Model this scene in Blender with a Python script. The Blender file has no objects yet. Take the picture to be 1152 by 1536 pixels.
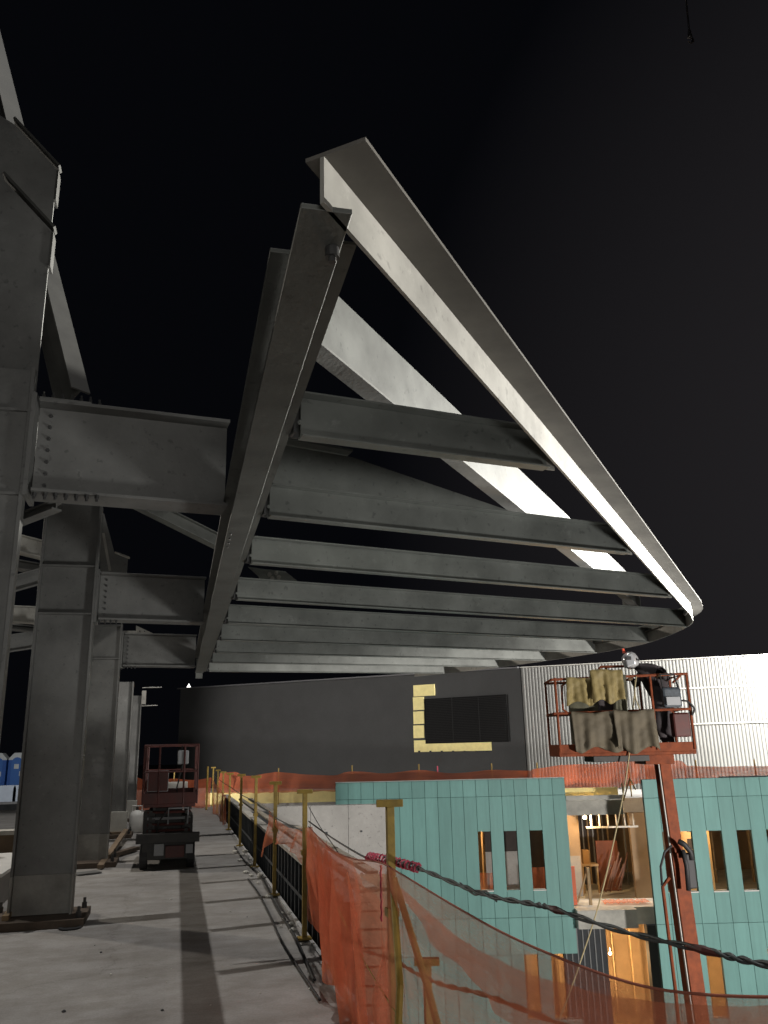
import bpy, bmesh, math, random
import numpy as np
from mathutils import Vector, Matrix
random.seed(7)
# ------------------------------------------------------------------ camera, world, lights
SC = bpy.context.scene
COL = SC.collection
F, H = 1242.0, 1.6
def _n(v): return v/np.linalg.norm(v)
_Y = _n(np.array([-311., -364., -F]))
_Z = np.array([-98., 4345., -F]); _Z = _n(_Z-_Z.dot(_Y)*_Y)
_X = np.cross(_Y, _Z)
R = np.stack([_X, _Y, _Z], 1)            # camera-from-world
CAM = np.array([0, 0, H])
cd = bpy.data.cameras.new('camera'); cam = bpy.data.objects.new('camera', cd); COL.objects.link(cam)
cd.sensor_fit = 'VERTICAL'; cd.sensor_height = 36; cd.lens = 36*F/1536
cd.clip_start = 0.05; cd.clip_end = 2000
cam.matrix_world = Matrix.Translation((0, 0, H)) @ Matrix(R.T.tolist()).to_4x4()
SC.camera = cam
SC.view_settings.view_transform = 'Standard'; SC.view_settings.look = 'None'
SC.view_settings.exposure = 0; SC.view_settings.gamma = 1
SC.cycles.max_bounces = 8; SC.cycles.transparent_max_bounces = 24

FH = R.T@np.array([0, 0, -1]); FH[2] = 0; FH = _n(FH); RH = np.array([FH[1], -FH[0], 0])
def W(u, D, z): p = RH*u+FH*D; return Vector((p[0], p[1], z))     # site grid: u along the far building, D away
def _ray(x, y): return R.T@_n(np.array([x-576, -(y-768), -F]))
def pZ(x, y, z): d = _ray(x, y); return Vector(CAM+d*((z-H)/d[2]))
def pX(x, y, X): d = _ray(x, y); return Vector(CAM+d*(X/d[0]))
def pY(x, y, Y): d = _ray(x, y); return Vector(CAM+d*(Y/d[1]))
def pD(x, y, D): d = _ray(x, y); return Vector(CAM+d*(D/d.dot(FH)))
def uz(x, y, D): p = np.array(pD(x, y, D)); return float(p.dot(RH)), float(p[2])

world = bpy.data.worlds.new('World'); SC.world = world; world.use_nodes = True
nt = world.node_tree; bg = nt.nodes['Background']
tc = nt.nodes.new('ShaderNodeTexCoord'); dp = nt.nodes.new('ShaderNodeVectorMath'); dp.operation = 'DOT_PRODUCT'
gd = W(15, 14, 3); gd.normalize(); dp.inputs[1].default_value = gd
nt.links.new(tc.outputs['Generated'], dp.inputs[0])
cr = nt.nodes.new('ShaderNodeValToRGB'); nt.links.new(dp.outputs['Value'], cr.inputs[0])
cr.color_ramp.elements[0].position = 0.68; cr.color_ramp.elements[0].color = (.0016, .0018, .0026, 1)
cr.color_ramp.elements[1].position = 1.0; cr.color_ramp.elements[1].color = (.018, .0165, .018, 1)
nt.links.new(cr.outputs[0], bg.inputs[0]); bg.inputs[1].default_value = 1.0

def lamp(kind, name, loc, energy, color, target=None, size=.3, angle=None, blend=.4):
    l = bpy.data.lights.new(name, kind); o = bpy.data.objects.new(name, l); COL.objects.link(o)
    l.energy = energy; l.color = color; o.location = loc
    if kind == 'SPOT': l.shadow_soft_size = size; l.spot_size = math.radians(angle); l.spot_blend = blend
    elif kind == 'POINT': l.shadow_soft_size = size
    if target is not None:
        o.rotation_euler = (Vector(target)-Vector(loc)).to_track_quat('-Z', 'Y').to_euler()
    return o
# high mast light over the canopy, the two floodlights off to the right, a site light left, added fill spots
L_MAST = lamp('SPOT', 'mast_floodlight', (1.4, 12.5, 34), 14500, (1, .97, .94), (0.2, 8.6, 0), .16, 70, .3)
L_MAST2 = lamp('SPOT', 'mast_floodlight_low', (4.4, 9.5, 30), 1200, (1, .97, .94), (0.2, 8.6, 0), .16, 70, .3)
L_TIP = lamp('SPOT', 'right_floodlight', W(10.5, 16, 2.90), 60000, (1, .97, .90), W(1.8, 5.4, 6.1), .10, 33, .35)
L_WALL = lamp('SPOT', 'wall_floodlight', W(15.8, 27.0, 5.2), 20000, (1, .97, .92), W(14, 31, 4.2), .3, 150, .8)
L_YARD = lamp('SPOT', 'yard_fill_spot', W(11, 6, -1.2), 9000, (1, .95, .90), W(2.0, 22, -2.2), .4, 76, .35)  # unseen fill added to brighten the teal walls
L_ROOF = lamp('SPOT', 'roof_fill_spot', W(-13.5, 23, 5), 7500, (1, .95, .90), W(-1, 38, 2.6), .3, 62, .5)  # unseen fill added to lift the dark building
L_UP = lamp('SPOT', 'courtyard_fill_spot', W(8.5, 2.5, -3.0), 2300, (1, .99, .95), (2.5, 8, 3), .8, 60, .8)  # unseen fill from below, added for the purlin webs
L_LEFT = lamp('SPOT', 'left_floodlight', (-11, 19, 6.5), 2900, (1, .91, .79), (-1.2, 9, .5), .3, 80, .6)
L_LR = lamp('SPOT', 'left_rear_fill_spot', (-10, -3, 5), 1500, (1, .96, .88), (-3.2, 13, 4.2), .2, 15, .4)  # narrow unseen spot added to brighten the left roof beams
L_BACK = lamp('SPOT', 'rear_fill_spot', (.9, -6.5, 1.9), 900, (1, .97, .92), (1.2, 8, 2.0), 2.2, 95, .8)  # soft unseen fill behind the camera, added for the steel

# ------------------------------------------------------------------ materials
def mat(name, col, rough=.6, metal=0., var=.0, scale=3., col2=None, bump=0., bscale=40., stretch=None, detail=6, spec=None, emit=None, estr=0):
    m = bpy.data.materials.new(name); m.use_nodes = True; t = m.node_tree; b = t.nodes['Principled BSDF']
    b.inputs['Roughness'].default_value = rough; b.inputs['Metallic'].default_value = metal
    b.inputs['Base Color'].default_value = (*col, 1)
    if spec is not None: b.inputs['Specular IOR Level'].default_value = spec
    geo = t.nodes.new('ShaderNodeNewGeometry'); mp = t.nodes.new('ShaderNodeMapping'); t.links.new(geo.outputs['Position'], mp.inputs[0])
    if stretch: mp.inputs['Scale'].default_value = stretch
    if var or col2:
        n = t.nodes.new('ShaderNodeTexNoise'); n.inputs['Scale'].default_value = scale; n.inputs['Detail'].default_value = detail; n.inputs['Roughness'].default_value = .62
        t.links.new(mp.outputs[0], n.inputs['Vector'])
        r = t.nodes.new('ShaderNodeValToRGB'); t.links.new(n.outputs[0], r.inputs[0])
        c2 = col2 or tuple(min(1, c*(1+var)) for c in col); c1 = tuple(c*(1-var) for c in col) if var else col
        r.color_ramp.elements[0].position = .32; r.color_ramp.elements[0].color = (*c1, 1)
        r.color_ramp.elements[1].position = .68; r.color_ramp.elements[1].color = (*c2, 1)
        t.links.new(r.outputs[0], b.inputs['Base Color'])
        mr = t.nodes.new('ShaderNodeMapRange'); mr.inputs[3].default_value = max(.05, rough-.1); mr.inputs[4].default_value = min(1, rough+.12)
        t.links.new(n.outputs[0], mr.inputs[0]); t.links.new(mr.outputs[0], b.inputs['Roughness'])
    if bump:
        n2 = t.nodes.new('ShaderNodeTexNoise'); n2.inputs['Scale'].default_value = bscale; n2.inputs['Detail'].default_value = 5
        t.links.new(mp.outputs[0], n2.inputs['Vector'])
        bp = t.nodes.new('ShaderNodeBump'); bp.inputs['Strength'].default_value = bump; bp.inputs['Distance'].default_value = .02
        t.links.new(n2.outputs[0], bp.inputs['Height']); t.links.new(bp.outputs[0], b.inputs['Normal'])
    if emit:
        b.inputs['Emission Color'].default_value = (*emit, 1); b.inputs['Emission Strength'].default_value = estr
    return m
def scuff(m, lo=.58, hi=.72, f=1.5):
    t = m.node_tree; b = t.nodes['Principled BSDF']; src = b.inputs['Base Color'].links[0].from_socket
    g = t.nodes.new('ShaderNodeNewGeometry'); n = t.nodes.new('ShaderNodeTexNoise'); n.inputs['Scale'].default_value = 7; n.inputs['Detail'].default_value = 12; n.inputs['Roughness'].default_value = .8
    t.links.new(g.outputs['Position'], n.inputs['Vector'])
    r = t.nodes.new('ShaderNodeMapRange'); r.inputs[1].default_value = lo; r.inputs[2].default_value = hi; r.inputs[3].default_value = 1; r.inputs[4].default_value = f; t.links.new(n.outputs[0], r.inputs[0])
    n2 = t.nodes.new('ShaderNodeTexNoise'); n2.inputs['Scale'].default_value = 23; n2.inputs['Detail'].default_value = 6; t.links.new(g.outputs['Position'], n2.inputs['Vector'])
    r2 = t.nodes.new('ShaderNodeMapRange'); r2.inputs[1].default_value = .62; r2.inputs[2].default_value = .70; r2.inputs[3].default_value = 1; r2.inputs[4].default_value = .7; t.links.new(n2.outputs[0], r2.inputs[0])
    mm = t.nodes.new('ShaderNodeMath'); mm.operation = 'MULTIPLY'; t.links.new(r.outputs[0], mm.inputs[0]); t.links.new(r2.outputs[0], mm.inputs[1])
    x = t.nodes.new('ShaderNodeVectorMath'); x.operation = 'SCALE'; t.links.new(src, x.inputs[0]); t.links.new(mm.outputs[0], x.inputs['Scale']); t.links.new(x.outputs[0], b.inputs['Base Color'])
STEELM = mat('long_beam_steel', (.115, .12, .112), .6, .2, .25, 3.0, bump=.02, bscale=50)
STEEL = mat('galvanised_steel', (.185, .195, .182), .5, .35, .22, 2.6, bump=.02, bscale=60)
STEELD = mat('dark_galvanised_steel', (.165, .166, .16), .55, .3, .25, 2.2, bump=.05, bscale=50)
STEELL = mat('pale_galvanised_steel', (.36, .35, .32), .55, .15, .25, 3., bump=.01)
BASEM = mat('lighter_column_base', (.30, .295, .27), .75, 0, .3, 2.5, bump=.1)  # lighter tone for the lowest band of the columns
PALE = mat('pale_finish', (.52, .51, .46), .8, 0, .2, 2.5, bump=.1)
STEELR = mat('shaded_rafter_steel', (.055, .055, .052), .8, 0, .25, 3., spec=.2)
STEELF = mat('shaded_flange_steel', (.14, .132, .12), .9, 0, .2, 3., spec=.1)  # flange steel darkened so its underside sits in shade
BOLT = mat('bolt_steel', (.09, .09, .09), .45, .6)
RUST = mat('rusty_plate', (.10, .075, .055), .8, .2, .35, 6)
CONC = mat('concrete_panel_mat', (.36, .35, .33), .85, 0, .12, 1.6, bump=.12)
WOOD = mat('lumber', (.38, .27, .15), .8, 0, .25, 5)
PLY = mat('plywood', (.20, .145, .095), .85, 0, .25, 3)
STUD = mat('form_studs', (.055, .062, .07), .7, .2, .2, 6)
DARKP = mat('dark_form_panel', (.07, .075, .08), .8, 0, .3, 4)
YEL = mat('yellow_post_paint', (.29, .195, .035), .6, 0, .25, 14, bump=.05)
FOAM = mat('yellow_insulation', (.92, .80, .36), .85, 0, .08, 5)
BLACKW = mat('black_membrane', (.050, .051, .051), .8, 0, .12, 1.4, bump=.1, bscale=9)
LOUV = mat('black_louvre', (.012, .012, .012), .9, 0, spec=.05)
CORR = mat('corrugated_metal', (.125, .125, .118), .7, 0, .10, .6)
RED = mat('faded_red_paint', (.155, .040, .016), .65, 0, .3, 7, spec=.15, bump=.05)
REDD = mat('dark_red_paint', (.065, .014, .011), .55, .1, .3, 7)
BLK = mat('black_rubber', (.018, .018, .019), .65)
CHAS = mat('chassis_dark_paint', (.03, .029, .027), .6, .1, .4, 9)
GREY = mat('grey_plastic', (.25, .26, .27), .5)
WHITE = mat('white_paint', (.75, .74, .70), .5, 0, .08, 6)
SILV = mat('silver_helmet', (.7, .7, .7), .2, .6)
TARPY = mat('olive_yellow_tarp', (.17, .13, .045), .7, 0, .15, 3, bump=.12, bscale=10)
TARPB = mat('brown_canvas', (.085, .07, .045), .8, 0, .15, 3, bump=.1, bscale=9)
TARPD = mat('dark_canvas', (.06, .058, .035), .8, 0, .3, 6, bump=.3, bscale=12)
CLOTH = mat('dark_workwear', (.030, .024, .026), .85, 0, .3, 12)
GLOVE = mat('leather_glove', (.16, .10, .05), .8)
BLUE = mat('toilet_blue', (.03, .12, .42), .5, 0, .1, 2)
CABLE = mat('wire_rope', (.09, .10, .10), .5, .5, .3, 60)
PINK = mat('pink_flagging', (.55, .07, .12), .6, 0, .3, 60)
ROPE = mat('pale_rope', (.30, .25, .14), .8)
INTW = mat('plaster_board', (.34, .25, .16), .85, 0, .18, 1.2)
INTD = mat('interior_dark', (.05, .04, .035), .8, 0, .3, 2)
INTF = mat('dusty_floor', (.40, .30, .19), .8, 0, .25, 1.5)
BRICK = mat('stacked_boards', (.50, .36, .24), .85, 0, .2, 6)
BARR = mat('grey_barrier', (.25, .27, .30), .7, 0, .1, 2)

def teal_mat():
    m = mat('teal_sheathing', (.22, .455, .42), .55, 0, .05, .9, spec=.4)
    t = m.node_tree; b = t.nodes['Principled BSDF']; src = b.inputs['Base Color'].links[0].from_socket
    g = t.nodes.new('ShaderNodeNewGeometry'); mr = t.nodes.new('ShaderNodeMapRange'); mr.inputs[3].default_value = .88; mr.inputs[4].default_value = 1.06
    t.links.new(g.outputs['Random Per Island'], mr.inputs[0])
    n = t.nodes.new('ShaderNodeTexNoise'); n.inputs['Scale'].default_value = 1.0; n.inputs['Detail'].default_value = 9; n.inputs['Roughness'].default_value = .75
    mp = t.nodes.new('ShaderNodeMapping'); mp.inputs['Scale'].default_value = (5, 5, .5); t.links.new(g.outputs['Position'], mp.inputs[0]); t.links.new(mp.outputs[0], n.inputs['Vector'])
    m2 = t.nodes.new('ShaderNodeMapRange'); m2.inputs[1].default_value = .35; m2.inputs[2].default_value = .6; m2.inputs[3].default_value = .86; m2.inputs[4].default_value = 1.0; t.links.new(n.outputs[0], m2.inputs[0])
    mm = t.nodes.new('ShaderNodeMath'); mm.operation = 'MULTIPLY'; t.links.new(mr.outputs[0], mm.inputs[0]); t.links.new(m2.outputs[0], mm.inputs[1])
    x = t.nodes.new('ShaderNodeVectorMath'); x.operation = 'SCALE'; t.links.new(src, x.inputs[0]); t.links.new(mm.outputs[0], x.inputs['Scale']); t.links.new(x.outputs[0], b.inputs['Base Color'])
    return m
TEAL = teal_mat()
TEALD = mat('joint_backing', (.03, .085, .08), .8)

for m_ in (STEEL, STEELM, STEELD, STEELL): scuff(m_)
scuff(BLACKW, .55, .75, 1.25); scuff(CONC, .5, .7, 1.15)
def deck_mat():
    m = bpy.data.materials.new('deck_concrete'); m.use_nodes = True; t = m.node_tree; b = t.nodes['Principled BSDF']; b.inputs['Roughness'].default_value = .88
    g = t.nodes.new('ShaderNodeNewGeometry')
    def noise(s, d=8, ro=.65, vec=None):
        n = t.nodes.new('ShaderNodeTexNoise'); n.inputs['Scale'].default_value = s; n.inputs['Detail'].default_value = d; n.inputs['Roughness'].default_value = ro
        t.links.new(vec or g.outputs['Position'], n.inputs['Vector']); return n
    def ramp(src, a, ca, bb, cb):
        r = t.nodes.new('ShaderNodeValToRGB'); t.links.new(src, r.inputs[0])
        r.color_ramp.elements[0].position = a; r.color_ramp.elements[0].color = (*ca, 1); r.color_ramp.elements[1].position = bb; r.color_ramp.elements[1].color = (*cb, 1); return r
    def mul(a, bb, f=1):
        x = t.nodes.new('ShaderNodeMix'); x.data_type = 'RGBA'; x.blend_type = 'MULTIPLY'; x.inputs[0].default_value = f
        t.links.new(a, x.inputs[6]); t.links.new(bb, x.inputs[7]); return x.outputs[2]
    c = ramp(noise(.7).outputs[0], .35, (.30, .29, .278), .65, (.40, .39, .375)).outputs[0]
    c = mul(c, ramp(noise(3.2, 10, .7).outputs[0], .34, (.70, .67, .63), .58, (1, 1, 1)).outputs[0], .6)
    c = mul(c, ramp(noise(55, 4).outputs[0], .3, (.75, .75, .75), .6, (1, 1, 1)).outputs[0], .7)
    mp = t.nodes.new('ShaderNodeMapping'); mp.inputs['Scale'].default_value = (.8, 1.6, 1); mp.inputs['Rotation'].default_value = (0, 0, .35); t.links.new(g.outputs['Position'], mp.inputs[0])
    c = mul(c, ramp(noise(2.0, 9, .7, mp.outputs[0]).outputs[0], .42, (.74, .72, .68), .56, (1, 1, 1)).outputs[0], .55)
    v = t.nodes.new('ShaderNodeTexVoronoi'); v.feature = 'DISTANCE_TO_EDGE'; v.inputs['Scale'].default_value = .22; 
    nw = noise(1.5); va = t.nodes.new('ShaderNodeVectorMath'); va.operation = 'ADD'; t.links.new(g.outputs['Position'], va.inputs[0]); t.links.new(nw.outputs[1], va.inputs[1]); t.links.new(va.outputs[0], v.inputs['Vector'])
    c = mul(c, ramp(v.outputs['Distance'], .0, (.35, .33, .3), .004, (1, 1, 1)).outputs[0], .35)
    t.links.new(c, b.inputs['Base Color'])
    bp = t.nodes.new('ShaderNodeBump'); bp.inputs['Strength'].default_value = .25; bp.inputs['Distance'].default_value = .01
    t.links.new(noise(30, 6).outputs[0], bp.inputs['Height']); t.links.new(bp.outputs[0], b.inputs['Normal'])
    return m
DECK = deck_mat()
def net_mat(name, col, dens, tint=1):
    m = bpy.data.materials.new(name); m.use_nodes = True; t = m.node_tree; t.nodes.remove(t.nodes['Principled BSDF'])
    out = t.nodes['Material Output']
    d = t.nodes.new('ShaderNodeBsdfDiffuse'); d.inputs[0].default_value = (*col, 1)
    tl = t.nodes.new('ShaderNodeBsdfTranslucent'); tl.inputs[0].default_value = (*col, 1)
    m1 = t.nodes.new('ShaderNodeMixShader'); m1.inputs[0].default_value = .4; t.links.new(d.outputs[0], m1.inputs[1]); t.links.new(tl.outputs[0], m1.inputs[2])
    tr = t.nodes.new('ShaderNodeBsdfTransparent')
    m2 = t.nodes.new('ShaderNodeMixShader'); t.links.new(tr.outputs[0], m2.inputs[1]); t.links.new(m1.outputs[0], m2.inputs[2])
    uv = t.nodes.new('ShaderNodeTexCoord'); n = t.nodes.new('ShaderNodeTexNoise'); n.inputs['Scale'].default_value = 2.2; n.inputs['Detail'].default_value = 7; n.inputs['Roughness'].default_value = .7
    mp = t.nodes.new('ShaderNodeMapping'); mp.inputs['Scale'].default_value = (.6, 2.2, 1); t.links.new(uv.outputs['UV'], mp.inputs[0]); t.links.new(mp.outputs[0], n.inputs['Vector'])
    r = t.nodes.new('ShaderNodeMapRange'); r.inputs[1].default_value = .3; r.inputs[2].default_value = .7; r.inputs[3].default_value = dens-.13; r.inputs[4].default_value = dens+.16
    t.links.new(n.outputs[0], r.inputs[0])
    # open weave: fine grid of strands
    w = t.nodes.new('ShaderNodeTexWave'); w.wave_type = 'BANDS'; w.bands_direction = 'X'; w.inputs['Scale'].default_value = 40; t.links.new(uv.outputs['UV'], w.inputs[0])
    mm = t.nodes.new('ShaderNodeMath'); mm.operation = 'MULTIPLY_ADD'; mm.inputs[1].default_value = .12; t.links.new(w.outputs['Fac'], mm.inputs[0]); t.links.new(r.outputs[0], mm.inputs[2])
    t.links.new(mm.outputs[0], m2.inputs[0])
    t.links.new(m2.outputs[0], out.inputs[0]); return m
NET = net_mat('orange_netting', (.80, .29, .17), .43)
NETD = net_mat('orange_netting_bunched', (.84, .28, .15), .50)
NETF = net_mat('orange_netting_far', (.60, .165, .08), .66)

# ------------------------------------------------------------------ mesh helpers
class MB:
    def __init__(s, B=False): s.v = []; s.f = []; s.uv = None; s.B = B
    def P(s, p): return W(*p) if s.B else Vector(p)
    def add(s, vs, fs):
        k = len(s.v); s.v += [s.P(v) for v in vs]; s.f += [tuple(i+k for i in f) for f in fs]; return s
    def raw(s, vs, fs):
        k = len(s.v); s.v += [Vector(v) for v in vs]; s.f += [tuple(i+k for i in f) for f in fs]; return s
    def box(s, x0, x1, y0, y1, z0, z1):
        return s.add([(x0,y0,z0),(x1,y0,z0),(x1,y1,z0),(x0,y1,z0),(x0,y0,z1),(x1,y0,z1),(x1,y1,z1),(x0,y1,z1)],
                     [(0,3,2,1),(4,5,6,7),(0,1,5,4),(1,2,6,5),(2,3,7,6),(3,0,4,7)])
    def bar(s, p, q, s0, s1, t0, t1, up=(0,0,1)):      # rectangle (side s0..s1, up t0..t1) swept p -> q
        p = s.P(p); q = s.P(q); d = (q-p).normalized(); sd = d.cross(Vector(up)).normalized(); u = sd.cross(d).normalized()
        vs = [a+sd*x+u*y for a in (p, q) for x, y in ((s0,t0),(s1,t0),(s1,t1),(s0,t1))]
        return s.raw(vs, [(0,1,2,3),(7,6,5,4),(0,4,5,1),(1,5,6,2),(2,6,7,3),(3,7,4,0)])
    def tube(s, pts, r, n=8, cap=True):
        pts = [s.P(p) for p in pts]; rs = r if isinstance(r, (list, tuple)) else [r]*len(pts)
        k = len(s.v); ref = None
        for i, p in enumerate(pts):
            d = (pts[min(i+1, len(pts)-1)]-pts[max(i-1, 0)]).normalized()
            a = Vector((0,0,1)) if abs(d.z) < .9 else Vector((1,0,0))
            if ref is None: x = d.cross(a).normalized()
            else: x = (ref-d*ref.dot(d)).normalized()
            ref = x; y = d.cross(x)
            for j in range(n):
                a = 2*math.pi*j/n; s.v.append(p+x*math.cos(a)*rs[i]+y*math.sin(a)*rs[i])
        for i in range(len(pts)-1):
            for j in range(n):
                s.f.append((k+i*n+j, k+i*n+(j+1)%n, k+(i+1)*n+(j+1)%n, k+(i+1)*n+j))
        if cap: s.f.append(tuple(k+j for j in range(n))[::-1]); s.f.append(tuple(k+(len(pts)-1)*n+j for j in range(n)))
        return s
    def sweep(s, pts, prof):                            # closed profile [(side, up)] along a horizontal path
        pts = [s.P(p) for p in pts]; n = len(prof); k = len(s.v)
        for i, p in enumerate(pts):
            d1 = (pts[i]-pts[i-1]).normalized() if i else (pts[1]-pts[0]).normalized()
            d2 = (pts[i+1]-pts[i]).normalized() if i < len(pts)-1 else d1
            d = (d1+d2).normalized(); sd = d.cross(Vector((0,0,1))).normalized(); sc = 1/max(.5, sd.dot(d1.cross(Vector((0,0,1))).normalized()))
            for x, z in prof: s.v.append(p+sd*x*sc+Vector((0,0,z)))
        for i in range(len(pts)-1):
            for j in range(n): s.f.append((k+i*n+j, k+(i+1)*n+j, k+(i+1)*n+(j+1)%n, k+i*n+(j+1)%n))
        s.f.append(tuple(k+j for j in range(n))); s.f.append(tuple(k+(len(pts)-1)*n+j for j in range(n))[::-1]); return s
    def poly(s, pts, th):                               # planar polygon thickened by vector th
        n = len(pts); a = [s.P(p) for p in pts]; th = Vector(th)
        return s.raw(a+[p+th for p in a], [tuple(range(n))[::-1], tuple(range(n, 2*n))]+[(i, (i+1)%n, (i+1)%n+n, i+n) for i in range(n)])
    def ibeam(s, p, q, h, w, tw=.012, tf=.014, up=(0,0,1)):
        s.bar(p, q, -w/2, w/2, 0, tf, up); s.bar(p, q, -w/2, w/2, h-tf, h, up); return s.bar(p, q, -tw/2, tw/2, tf, h-tf, up)
    def lathe(s, c, prof, n=16):
        c = s.P(c); k = len(s.v)
        for r, z in prof:
            for j in range(n):
                a = 2*math.pi*j/n; s.v.append(c+Vector((math.cos(a)*r, math.sin(a)*r, z)))
        for i in range(len(prof)-1):
            for j in range(n): s.f.append((k+i*n+j, k+i*n+(j+1)%n, k+(i+1)*n+(j+1)%n, k+(i+1)*n+j))
        s.f.append(tuple(k+j for j in range(n))[::-1]); s.f.append(tuple(k+(len(prof)-1)*n+j for j in range(n))); return s
    def grid(s, rows, raw=True):                        # rows of points -> sheet with uv
        nr, nc = len(rows), len(rows[0]); k = len(s.v)
        for r in rows: s.v += [Vector(p) if raw else s.P(p) for p in r]
        for i in range(nr-1):
            for j in range(nc-1): s.f.append((k+i*nc+j, k+i*nc+j+1, k+(i+1)*nc+j+1, k+(i+1)*nc+j))
        s.uv = (nr, nc, k); return s
    def build(s, name, m, parent=None, smooth=False, bevel=0, solid=0):
        lo = Vector((min(v.x for v in s.v), min(v.y for v in s.v), min(v.z for v in s.v))); hi = Vector((max(v.x for v in s.v), max(v.y for v in s.v), max(v.z for v in s.v)))
        c = Vector(((lo.x+hi.x)/2, (lo.y+hi.y)/2, lo.z))
        me = bpy.data.meshes.new(name); me.from_pydata([v-c for v in s.v], [], s.f)
        if s.uv:
            nr, nc, k = s.uv; ul = me.uv_layers.new()
            for l in me.loops:
                i = l.vertex_index-k
                ul.data[l.index].uv = ((i % nc)/nc*6, (i//nc)/nr)
        else:
            bm = bmesh.new(); bm.from_mesh(me); bmesh.ops.recalc_face_normals(bm, faces=bm.faces); bm.to_mesh(me); bm.free()
        if m: me.materials.append(m)
        if smooth: me.polygons.foreach_set('use_smooth', [True]*len(me.polygons))
        o = bpy.data.objects.new(name, me); COL.objects.link(o)
        o.location = c - (wloc(parent) if parent else Vector((0,0,0))); o.parent = parent
        if bevel:
            b = o.modifiers.new('bevel', 'BEVEL'); b.width = bevel; b.segments = 2; b.limit_method = 'ANGLE'
        if solid:
            b = o.modifiers.new('solid', 'SOLIDIFY'); b.thickness = solid; b.offset = 0
        return o
def wloc(o):
    l = Vector((0,0,0))
    while o: l += o.location; o = o.parent
    return l
def tag(o, label=None, cat=None, group=None, kind=None):
    for k, v in (('label', label), ('category', cat), ('group', group), ('kind', kind)):
        if v: o[k] = v
    return o
def thing(name, loc, label, cat, group=None):
    o = bpy.data.objects.new(name, None); o.empty_display_size = .2; COL.objects.link(o); o.location = loc
    return tag(o, label, cat, group)
def copy_tree(o, parent=None):
    c = o.copy(); COL.objects.link(c); c.parent = parent
    for ch in list(o.children): copy_tree(ch, c)
    return c
def structure(o): return tag(o, kind='structure')
def lerp(a, b, t): return a+(b-a)*t
def interp(x, xs, ys): return float(np.interp(x, xs, ys))
def hexbolt(p, ax, r, h):                               # a hex head and its shank end
    p = Vector(p); ax = Vector(ax).normalized(); m = MB(); m.tube([p, p+ax*h*.55], r, 6); m.tube([p+ax*h*.55, p+ax*h], r*.55, 8); return m

# ------------------------------------------------------------------ ground, deck, roof
m = MB(); m.raw([(-700,-700,-8),(700,-700,-8),(700,900,-8),(-700,900,-8)], [(0,1,2,3)])
structure(m.build('site_ground', mat('site_dirt', (.14, .115, .09), .95, 0, .2, .3)))
m = MB(); m.box(-14, 1.20, -6, 30.5, -.35, 0); structure(m.build('deck', DECK))
m = MB(); m.box(-80, -1.6, 31, 160, -8, -.62); structure(m.build('yard_ground', mat('yard_gravel', (.13, .12, .11), .95, 0, .2, 1)))
m = MB(True); m.box(-1.5, 5.28, 26.4, 60, -.45, -.02); m.box(5.28, 30, 27.6, 60, -.45, -.02); m.box(-12, -1.5, 28.6, 60, -.45, -.02)
structure(m.build('roof_deck', CONC))
# slab edge strip that the guardrail posts stand on, pale kerb patches near it
m = MB(); m.box(1.2, 1.235, -2, 28, -.3, .012)
structure(m.build('slab_edge', mat('pale_slab_edge', (.42, .42, .41), .85, 0, .3, 4)))

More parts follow.
